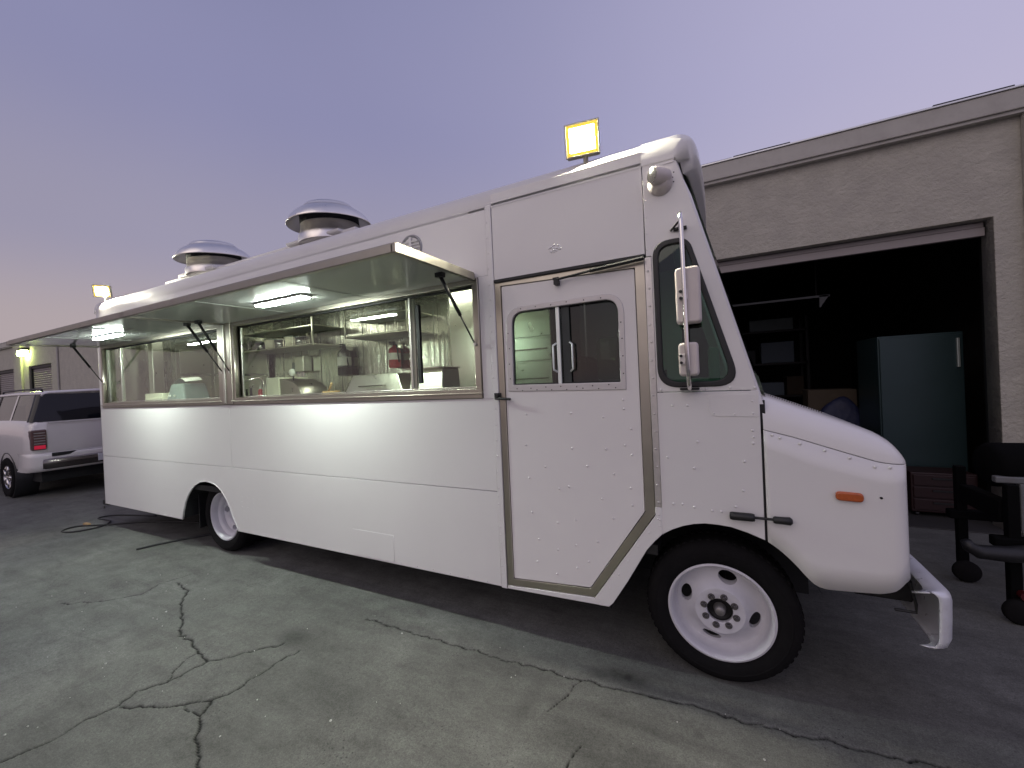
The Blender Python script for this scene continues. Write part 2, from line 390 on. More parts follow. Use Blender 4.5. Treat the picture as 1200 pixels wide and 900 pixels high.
for (sx, sy, ra, rb, st) in [(-.50,-.10,.14,.07,.9),(-.62,-.13,.10,.05,.6),(-.45,-.42,.45,.05,.45),(-.42,-.62,.5,.10,.5),(-1.0,-.30,.35,.05,.25),(-2.75,-.62,.16,.09,.6),
                             (.02,-.56,.02,.012,.8),(-.2,-.78,.02,.015,.8),(-.1,-.35,.025,.02,.6),(-2.0,-.85,.4,.12,.25),(-.95,-.5,.06,.25,.4),(-4.2,-1.0,.5,.15,.2),(.35,-.45,.3,.2,.3)]:
    q = ((GX-sx)/ra)**2+((GY-sy)/rb)**2; stain = np.maximum(stain, st*np.exp(-q))
Z = -.014*crk**.8 - .002*soft + .0025*np.sin(GX*2.1+GY*1.3)*np.sin(GY*2.7-GX*.6)
edge = np.minimum.reduce([GX-gx0, gx1-GX, GY-gy0, gy1-GY]); Z *= np.clip(edge/.25, 0, 1)
gv = np.stack([GX, GY, Z], -1).reshape(-1, 3)
idx = np.arange(nx*ny).reshape(nx, ny)
quads = np.stack([idx[:-1,:-1], idx[1:,:-1], idx[1:,1:], idx[:-1,1:]], -1).reshape(-1, 4)
fx = [-160., gx0, gx1, 160.]; fy = [-160., gy0, gy1, 160.]
ov = np.array([(x, y, 0) for x in fx for y in fy]); ob = len(gv)
oq = np.array([[ob+i*4+j, ob+(i+1)*4+j, ob+(i+1)*4+j+1, ob+i*4+j+1] for i in range(3) for j in range(3) if not (i == 1 and j == 1)])
gv = np.concatenate([gv, ov]); quads = np.concatenate([quads, oq])
gm = bpy.data.meshes.new('asphalt_ground'); gm.vertices.add(len(gv)); gm.vertices.foreach_set('co', gv.ravel())
gm.loops.add(quads.size); gm.loops.foreach_set('vertex_index', quads.ravel().astype(np.int32))
gm.polygons.add(len(quads)); gm.polygons.foreach_set('loop_start', np.arange(0, quads.size, 4, dtype=np.int32)); gm.polygons.foreach_set('loop_total', np.full(len(quads), 4, dtype=np.int32))
gm.update(); gm.validate()
for nm, arr in (('crack', np.maximum(crk, soft*.35)), ('stain', stain)):
    at = gm.attributes.new(nm, 'FLOAT', 'POINT'); at.data.foreach_set('value', np.concatenate([arr.ravel(), np.zeros(len(ov))]).astype(np.float32))
gm.polygons.foreach_set('use_smooth', [True]*len(gm.polygons))

am = bpy.data.materials.new('worn_asphalt'); am.use_nodes = True; t = am.node_tree; n = t.nodes; l = t.links; b = n['Principled BSDF']
tcn = n.new('ShaderNodeTexCoord'); V_ = tcn.outputs['Object']
def nz(sc, det=6, ro=.6, vec=None, dist=0.):
    q = n.new('ShaderNodeTexNoise'); q.inputs['Scale'].default_value = sc; q.inputs['Detail'].default_value = det; q.inputs['Roughness'].default_value = ro; q.inputs['Distortion'].default_value = dist
    l.new(vec or V_, q.inputs['Vector']); return q.outputs['Fac']
def mrng(s, a, b_, c, d):
    q = n.new('ShaderNodeMapRange'); q.inputs['From Min'].default_value = a; q.inputs['From Max'].default_value = b_; q.inputs['To Min'].default_value = c; q.inputs['To Max'].default_value = d
    l.new(s, q.inputs['Value']); return q.outputs['Result']
def mth(op, a, b_):
    q = n.new('ShaderNodeMath'); q.operation = op
    for i, v in enumerate((a, b_)):
        if isinstance(v, (int, float)): q.inputs[i].default_value = v
        else: l.new(v, q.inputs[i])
    return q.outputs[0]
def mixc(f, a, b_):
    q = n.new('ShaderNodeMix'); q.data_type = 'RGBA'
    if isinstance(f, (int, float)): q.inputs['Factor'].default_value = f
    else: l.new(f, q.inputs['Factor'])
    for i, v in ((6, a), (7, b_)):
        if isinstance(v, tuple): q.inputs[i].default_value = (*v, 1)
        else: l.new(v, q.inputs[i])
    return q.outputs[2]
big = mrng(nz(.55, 5, .55, dist=.6), .32, .68, 0, 1)
c1 = mixc(big, (.102,.102,.095), (.174,.174,.161))
mp = n.new('ShaderNodeMapping'); mp.inputs['Scale'].default_value = (1.0, 4.0, 1); mp.inputs['Rotation'].default_value = (0, 0, math.radians(20)); l.new(V_, mp.inputs['Vector'])
streak = mrng(nz(1.5, 7, .65, mp.outputs['Vector'], .8), .45, .72, 0, .55)
c2 = mixc(streak, c1, (.070,.068,.064))
mid = mth('MULTIPLY', mrng(nz(6, 6, .7), .3, .7, .80, 1.18), mrng(nz(42, 4, .7), .3, .7, .84, 1.16))
fine = mrng(nz(150, 3, .7), .25, .75, .62, 1.36)
sc = n.new('ShaderNodeVectorMath'); sc.operation = 'SCALE'; l.new(c2, sc.inputs[0]); l.new(mth('MULTIPLY', mid, fine), sc.inputs['Scale'])
vor = n.new('ShaderNodeTexVoronoi'); vor.inputs['Scale'].default_value = 95; l.new(V_, vor.inputs['Vector'])
agg = mrng(vor.outputs['Distance'], .0, .16, .8, 0)
aggm = mth('MULTIPLY', agg, mrng(nz(21, 2), .5, .62, 0, .6))
c3 = mixc(aggm, sc.outputs[0], (.24,.235,.22))
pits = mth('MULTIPLY', mrng(nz(70, 2, .5), .62, .70, 0, .7), mrng(nz(3.0, 3), .45, .65, 0, 1))
c3 = mixc(pits, c3, (.03,.03,.03))
at1 = n.new('ShaderNodeAttribute'); at1.attribute_name = 'crack'; at2 = n.new('ShaderNodeAttribute'); at2.attribute_name = 'stain'
c4 = mixc(mth('MULTIPLY', at2.outputs['Fac'], mrng(nz(12, 5), .3, .6, .35, 1)), c3, (.018,.017,.017))
c5 = mixc(mrng(at1.outputs['Fac'], .08, .75, 0, .95), c4, (.010,.0095,.009))
l.new(c5, b.inputs['Base Color']); b.inputs['Specular IOR Level'].default_value = .12
l.new(mrng(nz(2.2, 5), .3, .7, .58, .88), b.inputs['Roughness'])
hgt = mth('ADD', mth('MULTIPLY', nz(150, 3, .7), .5), mth('MULTIPLY', nz(26, 5, .7), .9))
bb = n.new('ShaderNodeBump'); bb.inputs['Strength'].default_value = .9; bb.inputs['Distance'].default_value = .0045; l.new(hgt, bb.inputs['Height']); l.new(bb.outputs['Normal'], b.inputs['Normal'])
ground = link('asphalt_ground', gm, am, kind='structure'); ground['label'] = 'worn grey cracked asphalt of the yard under the food truck'
# pale grit lying on the asphalt
mb = MB()
for i in range(90):
    x, y = random.uniform(-5.5, .8), random.uniform(-2.1, -.05); r = random.uniform(.002, .006)
    if i < 14: r *= 1.6
    base = len(mb.v)
    for a in range(6): mb.v.append((x+r*math.cos(a*1.05)*random.uniform(.6,1.2), y+r*math.sin(a*1.05)*random.uniform(.6,1.2), .003+r*.3))
    mb.v.append((x, y, .003+r*.9)); mb.v.append((x, y, -.004))
    for a in range(6): mb.f.append((base+a, base+(a+1) % 6, base+6)); mb.f.append((base+(a+1) % 6, base+a, base+7))
gr = mb.build('grit', mat('pale_grit', (.42,.41,.38), .8, var=.3, vscale=40), kind='stuff'); tag(gr, 'tiny pale grit scattered over the cracked asphalt', 'grit')

# ================================================================== BUILDING
FY = 3.42
bld = thing('commercial_building', 'long low grey stucco workshop building with flat fascia behind the food truck', 'building', (-10, FY, 0))
OPX0, OPX1, OPZ = -1.15, 2.72, 3.26
doors = [(-31.6,-29.2), (-28.9,-26.5), (-24.72,-22.35), (-17.6,-14.4), (-10.4,-7.0)]
holes = [rect(OPX0, -.2, OPX1, OPZ)] + [rect(a, -.2, b_, 3.31) for a, b_ in doors]
# the wall is one sheet from below grade to the fascia with door openings cut from it
outer = [(-60,-.3)]
for a, b_ in sorted(doors)+[(OPX0, OPX1)]:
    top = OPZ if a == OPX0 else 3.31
    outer += [(a,-.3),(a,top),(b_,top),(b_,-.3)]
outer += [(14,-.3),(14,4.30),(-60,4.30)]
panel('wall', outer, [], stucco, bld, y=FY, t=.22, bevel=.006)
for px in (2.93, -4.2, -11.35, -18.5, -26.15, -33.2, 10.1):
    wdt = .5 if px == 2.93 else .85
    box('pilaster', (px, FY-.075, -.02), (px+wdt, FY-.002, 4.24), stucco, bld, bevel=.012)
mb = MB().box((-60, FY-.10, 4.26), (14, FY+.3, 4.46))
mb.build('fascia', fascia, bld, bevel=.008)
mb = MB().box((-60, FY-.075, 4.225), (14, FY+.2, 4.262)); mb.build('drip_edge', fascia, bld, bevel=.004)
mb = MB().box((-60, FY-.115, 4.463), (14, FY+.32, 4.482)); mb.build('roof_flashing', flash, bld, bevel=.003)
mb = MB()
for k in range(6):
    x0_ = -.2 + k*.62; mb.box((x0_, FY-.06, 4.484), (x0_+.6, FY-.02, 4.512+.01*math.sin(k*2.)))
mb.build('roofing_edge', darkmetal, bld, bevel=.004)
MB().box((-60, FY+.3, 4.36), (14, 16, 4.42)).build('roof', fascia, bld)
# wall behind/around the open bay
gx_a, gx_b, gy_b = -1.9, 3.6, 11.5
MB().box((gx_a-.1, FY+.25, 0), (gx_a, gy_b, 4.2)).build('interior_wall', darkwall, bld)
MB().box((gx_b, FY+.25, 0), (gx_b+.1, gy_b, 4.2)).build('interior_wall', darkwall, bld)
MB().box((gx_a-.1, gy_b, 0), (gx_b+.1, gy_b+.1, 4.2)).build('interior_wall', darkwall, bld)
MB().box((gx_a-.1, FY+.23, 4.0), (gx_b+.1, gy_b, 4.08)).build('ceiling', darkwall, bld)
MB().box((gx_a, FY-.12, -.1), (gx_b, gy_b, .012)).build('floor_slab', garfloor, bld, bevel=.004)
# roll-up door drawn up: bottom bar and the first ribs show under the lintel
mb = MB().box((OPX0+.02, FY+.10, 3.10), (OPX1-.02, FY+.16, 3.19)); mb.build('door_bottom_bar', rollup, bld, bevel=.004)
mb = MB()
for k in range(3): mb.box((OPX0+.02, FY+.115, 3.195+k*.06), (OPX1-.02, FY+.14, 3.195+k*.06+.052))
mb.build('rolled_door_curtain', rollup, bld, bevel=.006)
for xx in (OPX0-.08, OPX1+.02):
    MB().box((xx, FY+.225, 0), (xx+.06, FY+.30, 3.2)).build('door_track', darkmetal, bld)
# closed roll-up doors further along
for a, b_ in doors:
    pts = []
    zz = -.05; k = 0
    while zz < 3.34:
        for (dz, dy) in ((0,0),(.022,.020),(.055,.020),(.077,0)):
            pts.append((zz+dz, dy))
        zz += .085
    mb = MB().grid([[(a-.05, FY+.13-dy, z), (b_+.05, FY+.13-dy, z)] for z, dy in pts])
    d_ = mb.build('roll_up_door', rollup, bld)
    MB().box((a+.02, FY+.055, 3.20), (b_-.02, FY+.10, 3.30)).build('door_head', darkmetal, d_)
    MB().box((a+.005, FY+.06, 0), (a+.06, FY+.105, 3.2)).build('door_track', darkmetal, d_)
# wall lamp, lit, greenish
lamp = MB().box((-25.0, FY-.20, 3.80), (-24.5, FY+.01, 4.06)).build('wall_lamp', darkmetal, bld, bevel=.02)
MB().box((-25.02, FY-.235, 3.74), (-24.48, FY-.03, 3.95)).build('lamp_lens', wallpack_em, lamp, bevel=.03)
# conduit on the plain wall
MB().tube([(-21.6, FY-.03, 0), (-21.6, FY-.03, 4.2)], .03, 8).build('conduit', fascia, bld)

# ================================================================== FOOD TRUCK
TW = 2.35                      # body width, near side at y = 0
XR = -7.68                     # rear of the body
truck = thing('food_truck', 'large white step-van food truck with its long serving awnings open and lit', 'food truck', (-3.2, 1.2, 0))
T = truck
farch = [(-.574,.371),(-.479,.523),(-.359,.734),(-.31,.795),(-.273,.836),(-.21,.876),(-.15,.904),(-.095,.921),(-.038,.931),(.03,.931),(.093,.926),(.17,.905),(.25,.874)]
rarch = [(-5.625,.33),(-5.60,.43),(-5.544,.545),(-5.48,.63),(-5.40,.705),(-5.31,.765),(-5.21,.805),(-5.106,.82),(-5.0,.815),(-4.90,.795),(-4.80,.745),(-4.72,.67),(-4.65,.575),(-4.59,.47),(-4.53,.37),(-4.505,.33)]
# --- near side skin
panel('side_panel', rect(XR+.03, 2.54, -1.36, 3.025), [], paint, T)
mid_p = panel('side_panel', rect(XR+.03, 1.0065, -4.571, 1.668), [], paint, T)
panel('side_panel', rect(-4.568, 1.0065, -1.36, 1.668), [], paint, T)
panel('seam_backing', rect(-4.6, 1.02, -4.54, 1.66), [], paint, T, y=.014, t=.006, bevel=.001)
skirt = panel('skirt_panel', [(XR+.03,.33)]+rarch+[(-1.36,.33),(-1.36,1.003),(XR+.03,1.003)], [], paint, T)
panel('seam_backing', rect(XR+.04, .95, -1.37, 1.06), [], chassis, T, y=.016, t=.01, bevel=.001)
panel('side_panel', rect(-1.44, 1.668, -1.36, 2.54), [], paint, T)
panel('side_panel', rect(XR+.03, 1.668, XR+.115, 2.54), [], paint, T)
panel('access_plate', rect(-2.81, .345, -2.35, .565), [], paint, skirt, y=-.0025, t=.003, bevel=.001)
# wheel arch lip
mb = MB().tube([(x, .004, z) for x, z in rarch], .008, 6); mb.build('arch_lip', paint, skirt, smooth=True)
pil = panel('door_post', rect(-1.358, .325, -1.314, 3.03), [], paint, T, y=-.006, t=.03)
rivets([(-1.347, .37+k*.055) for k in range(13)]+[(-1.347, 1.15+k*.11) for k in range(17)], pil, paint, y=-.006, r=.006)
rivets([(-4.45+k*.035, .345) for k in range(6)]+[(-4.2+k*.16, .345) for k in range(18)]+[(-7.55+k*.17, .345) for k in range(11)], skirt, paint, r=.006)
rr = []
for i in range(5):
    for j in range(4): rr.append((-5.66-.09*i-random.uniform(0,.02), .62+.055*j))
for i in range(4):
    for j in range(3): rr.append((-4.42+.10*i, .60+.05*j))
for i in range(10): rr.append((-7.4+.17*i, .66+.01*math.sin(i)))
rivets(rr, skirt, paint, r=.006, h=.003)
# --- header over the door
hd = panel('header_panel', rect(-1.311, 2.497, -.296, 3.012), [], paint, T, y=.002)
panel('header_rail', rect(-1.311, 3.016, -.296, 3.10), [], paint, T, y=.0, t=.02)
# small blistered paint patch on the header
bl = []
for i in range(34):
    a = random.uniform(0, 2*PI); q = math.sqrt(random.random())*.036; bl.append((-.852+q*math.cos(a)*1.2, 2.634+q*math.sin(a)*.7))
rivets(bl, hd, mat('blistered_paint', (.85,.84,.82), .12, coat=.8), y=.002, r=.006, h=.006, name='paint_blisters')
# --- door
dpoly = [(-1.262,.402),(-.716,.437),(-.362,.962),(-.362,2.425),(-1.262,2.447)]
wfo = rp([(-1.243,1.712),(-.437,1.698),(-.430,2.298),(-1.236,2.292)], [.01,.01,.13,.13], 8)
wfi = rp([(-1.198,1.757),(-.472,1.748),(-.468,2.262),(-1.190,2.256)], [.006,.006,.09,.09], 8)
door = panel('door', rp(dpoly, .01, 2), [wfi], doorpaint, T, y=.010, t=.035)
fr_ = panel('window_frame', wfo, [wfi], mat('door_window_frame', (.56,.53,.52), .42, metal=.35, var=.08, vscale=10), door, y=.004, t=.03, bevel=.005)
scr = [(-1.22, 1.80+.105*k) for k in range(4)]+[(-1.12+.11*k, 2.277) for k in range(6)]+[(-.452, 1.80+.105*k) for k in range(4)]+[(-1.17+.105*k, 1.732) for k in range(7)]+[(-1.13+.105*k, 1.715) for k in range(7)]
rivets(scr, door, darkmetal, y=.0035, r=.0042, h=.002, name='frame_screws')
mb = MB().tube([(x, .03, z) for x, z in wfi], .007, 6, closed=True); mb.build('window_gasket', gasket, door)
panel('window_pane', rect(-1.205, 1.745, -.845, 2.27), [], glass_door, door, y=.036, t=.005, bevel=.0005)
panel('window_pane', rect(-.86, 1.745, -.46, 2.27), [], glass_door, door, y=.046, t=.005, bevel=.0005)
whitebar = mat('window_bar_white', (.78,.82,.78), .35, metal=.3)
box('window_bar', (-.876,.020,1.752), (-.852,.034,2.262), whitebar, door, .002)
box('window_bar', (-.838,.028,1.75), (-.786,.036,2.262), interior_dark, door, .002)
for xh, yh in ((-.897, .016), (-.768, .02)):
    mb = MB().tube([(xh+(.02 if xh < -.85 else -.02), yh+.004, 2.02), (xh, yh-.012, 2.005), (xh, yh-.014, 1.99), (xh, yh-.014, 1.86), (xh, yh-.012, 1.845), (xh+(.02 if xh < -.85 else -.02), yh+.004, 1.83)], .0065, 8)
    mb.build('pull_handle', whitebar, door, smooth=True)
dr = [(-1.12,1.55),(-.80,1.56),(-.59,1.53),(-.46,1.58),(-.46,1.64),(-1.13,1.34),(-.80,1.33),(-.58,1.33),(-.46,1.36),(-1.11,1.12),(-.90,1.06),(-.83,1.08),(-.62,1.02),(-.44,1.10),
      (-1.10,.88),(-.92,.83),(-.80,.86),(-.55,.90),(-1.06,.70),(-.93,.65),(-.80,.70),(-.66,.74),(-1.08,.55),(-.94,.49),(-.80,.55),(-.72,.60),(-.99,1.20),(-.70,1.22),(-.54,1.18),(-.42,1.46),(-.42,1.30),(-.43,.99)]
rivets(dr, door, doorpaint, y=.010, r=.008, h=.0062)
# stainless surround
tro = [(-1.311,.350),(-.692,.384),(-.302,.955),(-.302,2.468),(-1.311,2.492)]
tri = [(-1.266,.398),(-.714,.433),(-.358,.960),(-.358,2.428),(-1.266,2.451)]
panel('door_surround', tro, [tri], steel, T, y=.004, t=.03, bevel=.002)
# strip under the door and along the arch
panel('sill_strip', rp([(-1.311,.326),(-.66,.343),(-.692,.381),(-1.311,.347)], 0), [], paint, T, y=-.002, t=.02)
lip = panel('arch_strip', rp([(-.662,.342),(-.60,.345)], 0)+[(-.574,.371),(-.479,.523),(-.359,.734),(-.31,.795),(-.266,.842),(-.266,1.0),(-.299,1.0),(-.300,.95),(-.690,.381)], [], paint, T, y=-.003, t=.02)
rivets([(-.655+.062*k, .372+.0935*k) for k in range(7)]+[(-.28,.93),(-.282,.89),(-.285,.96)], lip, paint, y=-.003, r=.006)
st_ = panel('rivet_strip', rect(-.300, 1.0, -.262, 2.475), [], galv, T, y=-.004, t=.02)
rivets([(-.281, 1.03+.105*k) for k in range(14)], st_, galv, y=-.004, r=.007)
# door check arm and drip rail
mb = MB().box((-1.31,-.012,2.475), (-.30,.004,2.497)); mb.build('drip_rail', darkmetal, T, bevel=.003)
mb = MB().tube([(-.845,-.025,2.425), (-.60,-.034,2.445), (-.30,-.034,2.462)], .008, 8); mb.tube([(-.62,-.036,2.444), (-.30,-.036,2.465)], .013, 8); mb.box((-.862,-.03,2.395), (-.832,.01,2.425)); mb.box((-.867,-.03,2.425), (-.827,-.015,2.44))
mb.build('door_check_arm', darkmetal, T)
mb = MB().box((-1.345,-.012,1.662), (-1.30,.006,1.705)); mb.tube([(-1.335,-.02,1.668), (-1.21,-.03,1.660)], .009, 8); mb.cyl((-1.32,0,1.685), (-1.32,-.03,1.685), .014, 12)
mb.build('door_handle', black, door, bevel=.002)
# --- cab side
cl = panel('cab_panel', farch[4:]+[(.250,1.673),(-.262,1.676)], [], paint, T, y=.0)
cu_ = panel('cab_panel', rp([(-.262,1.680),(.2425,1.677),(-.045,2.78),(-.103,2.985),(-.114,3.020),(-.292,3.022),(-.292,2.48),(-.262,2.48)], 0), [rp([(-.252,1.706),(.172,1.702),(-.062,2.556),(-.252,2.553)], [.12,.10,.09,.10], 8)], paint, T, y=0)
wo = rp([(-.254,1.704),(.174,1.700),(-.061,2.558),(-.254,2.555)], [.12,.10,.09,.10], 8); wi = rp([(-.222,1.735),(.130,1.732),(-.082,2.526),(-.222,2.524)], [.10,.08,.06,.08], 8)
panel('window_gasket', wo, [wi], gasket, cu_, y=-.009, t=.03, bevel=.007)
panel('window_pane', rp([(-.228,1.729),(.138,1.726),(-.078,2.532),(-.228,2.53)], [.10,.08,.06,.08], 8), [], glass_cab, cu_, y=.008, t=.005, bevel=.0005)
panel('patch_plate', rp([(.006,1.537),(.247,1.533),(.246,1.655),(.006,1.655)], [.05,.01,0,0], 6), [], paint, cl, y=-.003, t=.004, bevel=.001)
rivets([(-.24+.118*k, 1.693) for k in range(5)]+[(.03,1.555),(.13,1.55),(.22,1.55),(-.10,1.60),(-.18,1.60),(.215,1.46),(.216,1.425),(.215,1.39),(-.06,1.39),(.17,1.29),(-.08,1.24),(.16,1.13),(-.09,1.02),(-.15,1.03),(-.20,1.03),(.0,1.01),(.05,1.01),(.12,1.04),(.22,1.62),(-.22,1.30)], cl, paint, y=0, r=.008, h=.006)
rivets([(-.283,2.52+.095*k) for k in range(5)], cu_, paint, y=0, r=.005)
# A-pillar: rounded post along the slope
mb = MB()
rows = []
for i in range(15):
    u = i/14; z = 1.60+(3.0-1.60)*u; x = .262-(z-1.60)*.2605+ (-.01 if z > 2.8 else 0)
    rows.append([(x-.03, .004, z), (x-.008,.002, z), (x+.004,.008, z), (x+.012,.022, z), (x+.016,.05, z), (x+.018,.11, z), (x-.02,.12, z)])
mb.grid(rows); mb.build('windscreen_post', paint, T, smooth=True)
mb = MB(); mb.grid([[(q[0], TW-q[1], q[2]) for q in r_] for r_ in rows]); mb.build('windscreen_post', paint, T, smooth=True)
def wsx(y, z): return .262-(z-1.60)*.2605+.018+.07*math.sin(PI*min(max(y/TW,0),1))**.8
for ya, yb in ((.13, 1.12), (1.23, TW-.13)):
    mb = MB().grid([[(wsx(ya+(yb-ya)*j/10, z), ya+(yb-ya)*j/10, z) for j in range(11)] for z in (1.74, 2.1, 2.5, 2.88)])
    mb.build('windscreen_pane', glass_cab, T, smooth=True)
mb = MB().grid([[(wsx(y, z)+.006, y, z) for y in (1.105, 1.14, 1.21, 1.245)] for z in (1.7, 2.1, 2.5, 2.9)]); mb.build('windscreen_divider', paint, T)
mb = MB().grid([[(wsx(.1+(TW-.2)*j/16, z)+.004, .1+(TW-.2)*j/16, z) for j in range(17)] for z in (1.60, 1.68, 1.75)]); mb.build('cowl', paint, T, smooth=True)
mb = MB().grid([[(wsx(.1+(TW-.2)*j/16, z)+.004, .1+(TW-.2)*j/16, z) for j in range(17)] for z in (2.86, 2.95, 3.02)]); mb.build('windscreen_header', paint, T, smooth=True)
# --- roof
def roofsec():
    q = [(.0, 3.005)]
    for k in range(9):
        a = PI/2*k/8; q.append((.095-.095*math.cos(a), 3.035+.140*math.sin(a)))
    for k in range(1, 12):
        u = k/12; y = .095+(TW/2-.095)*u; q.append((y, 3.175+.07*math.sin(u*PI/2)))
    q.append((TW/2, 3.245)); return q + [(TW-y, z) for y, z in q[::-1][1:]]
rs = roofsec()
mb = MB().grid([[(x, y, z) for y, z in rs] for x in (XR, XR+.02, -6, -4.5, -3, -1.5, -.294)]); mb.build('roof', roofpaint, T, smooth=True)
mb = MB().tube([(XR, y, z-.004) for y, z in rs], .012, 6); mb.build('rear_roof_edge', paint, T, smooth=True)
rows = []
for y, z in rs:
    e = min(y, TW-y); pr = .115*math.sqrt(max(0, 1-(1-min(e/.13,1))**2)); xf = -.115+pr+.05*math.sin(PI*y/TW); zt = z+.006; y2 = y-.004 if y < TW/2 else y+.004
    row = [(-.297, y2, zt)]
    hgt_ = .11*min(1, e/.10+.12)
    for k in range(9):
        a = PI/2*k/8; row.append((xf-.10+.10*math.sin(a) if e > .02 else xf-.02+.02*math.sin(a), y2, zt-hgt_+hgt_*math.cos(a)))
    row += [(xf-.002, y2, min(zt-hgt_-.005, 2.955 if e > .05 else 3.0)), (xf-.06, y2, min(zt-hgt_-.01, 2.935 if e > .05 else 2.995))]
    rows.append(row)
mb = MB().grid(rows); mb.build('roof_cap', paint, T, smooth=True)
# --- rear, far side, floor, underbody
panel('rear_panel', [(0.01,.33),(TW-.01,.33),(TW-.01,3.04),(TW-.1,3.12),(TW/2,3.20),(.1,3.12),(.01,3.04)], [rect(1.35,1.9,2.1,2.6,.05)], paint, T, y=XR, t=.03, plane='yz')
panel('window_pane', rect(1.34,1.89,2.11,2.61), [], glass_cab, T, y=XR+.01, t=.005, bevel=.0005, plane='yz')
mb = MB().cyl((XR+.025,.025,.33), (XR+.025,.025,3.03), .026, 16); mb.build('corner_post', paint, T, smooth=True)
mb = MB().cyl((XR+.025,TW-.025,.33), (XR+.025,TW-.025,3.03), .026, 16); mb.build('corner_post', paint, T, smooth=True)
panel('side_panel', rect(XR+.03,.33,-1.32,3.03), [], paint, T, y=TW-.02)
panel('side_panel', [(-1.3,.4),(-.7,.43),(-.3,.95),(.25,.9),(.25,1.67),(-.103,2.985),(-.112,3.03),(-1.3,3.03)], [rect(-1.19,1.75,-.47,2.26,.08), rp([(-.222,1.735),(.130,1.732),(-.082,2.526),(-.222,2.524)], .08)], paint, T, y=TW-.02)
panel('window_pane', rect(-1.2,1.74,-.46,2.27), [], glass_cab, T, y=TW-.012, t=.005, bevel=.0005)
panel('window_pane', rp([(-.23,1.727),(.14,1.724),(-.074,2.534),(-.23,2.532)], .08), [], glass_cab, T, y=TW-.012, t=.005, bevel=.0005)
box('floor', (XR+.03,.03,.70), (-.3,TW-.03,.76), darkmetal, T, 0)
box('chassis', (XR+.2,.75,.45), (.7,.87,.68), chassis, T, .01); box('chassis', (XR+.2,1.5,.45), (.7,1.62,.68), chassis, T, .01)
mb = MB()
for x in (-7.2,-6.3,-5.7,-4.0,-3.0,-2.0): box('cross_member', (x,.12,.50), (x+.08,2.2,.70), chassis, T, 0)
MB().cyl((-4.95,.3,.40), (-4.95,2.05,.40), .07, 12).build('axle', chassis, T); MB().cyl((.02,.3,.40), (.02,2.05,.40), .05, 12).build('axle', chassis, T)
box('fuel_tank', (-3.7,.30,.36), (-2.2,.72,.66), chassis, T, .04)
mb = MB()                     # inner wheel wells
mb.grid([[(x*1.0, y, z+.012) for y in (.02, .75)] for x, z in rarch]); mb.build('wheel_well', chassis, T)
fw = [(-.60,.30)]+[(x-.012, z+.012) for x, z in farch]+[(.335,.83),(.43,.73),(.50,.60)]
mb = MB().grid([[(x, y, z) for y in (.03, .70)] for x, z in fw]); mb.build('wheel_well', chassis, T)
box('wheel_well_back', (-.60,.69,.3), (.55,.71,.93), chassis, T, 0); box('wheel_well_back', (-5.64,.74,.3), (-4.5,.76,.84), chassis, T, 0)
# rear bumper step and its reflector
rb = box('rear_bumper', (XR-.10,.01,.30), (XR+.05,TW-.01,.37), darkmetal, T, .01)
MB().cyl((XR-.01,.0,.27), (XR-.01,-.012,.27), .018, 12).build('reflector', chrome, rb)
# --- nose
SEAM = [(.262,1.464),(.393,1.427),(.599,1.356),(.72,1.316),(.76,1.309),(.845,1.303)]
TOP = [(.255,1.657),(.45,1.575),(.62,1.503),(.70,1.468),(.755,1.440),(.80,1.405),(.825,1.372),(.84,1.338),(.845,1.308)]
BOT = [(.262,.868),(.30,.842),(.335,.812),(.38,.765),(.422,.712),(.45,.682),(.481,.664),(.52,.662),(.60,.668),(.707,.678),(.74,.686),(.77,.701),(.79,.720),(.81,.742),(.845,.760)]
path = [(.262+.508*k/24, 0.) for k in range(25)] + [(.77+.075*math.sin(a*PI/2/8), .075-.075*math.cos(a*PI/2/8)) for a in range(1, 9)]
mb = MB(); cols = []
for x, y in path:
    zb, zt = lerp_tab(BOT, x), lerp_tab(SEAM, x)-.002; cols.append([(x, y, zb+(zt-zb)*k/6) for k in range(7)])
far = [[(p[0], TW-p[1], p[2]) for p in c_] for c_ in cols[::-1]]
mb.grid(cols+far); fen = mb.build('front_fender', paint, T, smooth=True)
so = fen.modifiers.new('t', 'SOLIDIFY'); so.thickness = .014; so.offset = -1
rivets([(.30,1.437),(.335,1.425),(.42,1.397),(.52,1.362),(.62,1.330),(.71,1.293),(.765,1.288)], fen, paint, y=0, r=.008, h=.006)
hr = []
for k in range(29):
    x = .262+(.845-.262)*(1-(1-k/28)**1.6)
    zs, zt = lerp_tab(SEAM, x)+.002, lerp_tab(TOP, x); y0 = 0 if x < .77 else .075-math.sqrt(max(0,.075**2-(x-.77)**2)); row = []
    for j in range(9):
        a = PI/2*j/8; row.append((x, y0+.16*(1-math.cos(a)), zs+(zt-zs)*math.sin(a)**.8))
    half = row+[(x, y0+.16+(TW/2-.16-y0)*q, zt+.012*math.sin(q*PI/2)) for q in (.25,.5,.75,1)]
    hr.append(half+[(p[0], TW-p[1], p[2]) for p in half[::-1][1:]])
mb = MB().grid(hr); hood = mb.build('hood', paint, T, smooth=True)
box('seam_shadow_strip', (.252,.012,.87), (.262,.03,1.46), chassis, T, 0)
MB().box((.245,.012,1.44), (.275,.4,1.62)).build('hood_gasket', chassis, T)
hb = []
for k in range(24): hb.append((.30+.011*k, .21+.0*k, lerp_tab(TOP, .30+.011*k)+.004))
mb = MB()
for q in hb: mb.box((q[0],q[1],q[2]-.004), (q[0]+.007,q[1]+.012,q[2]+.004))
mb.build('hood_hinge', chrome, hood)
box('grille', (.846,.55,.80), (.856,1.80,1.22), black, fen, .004)
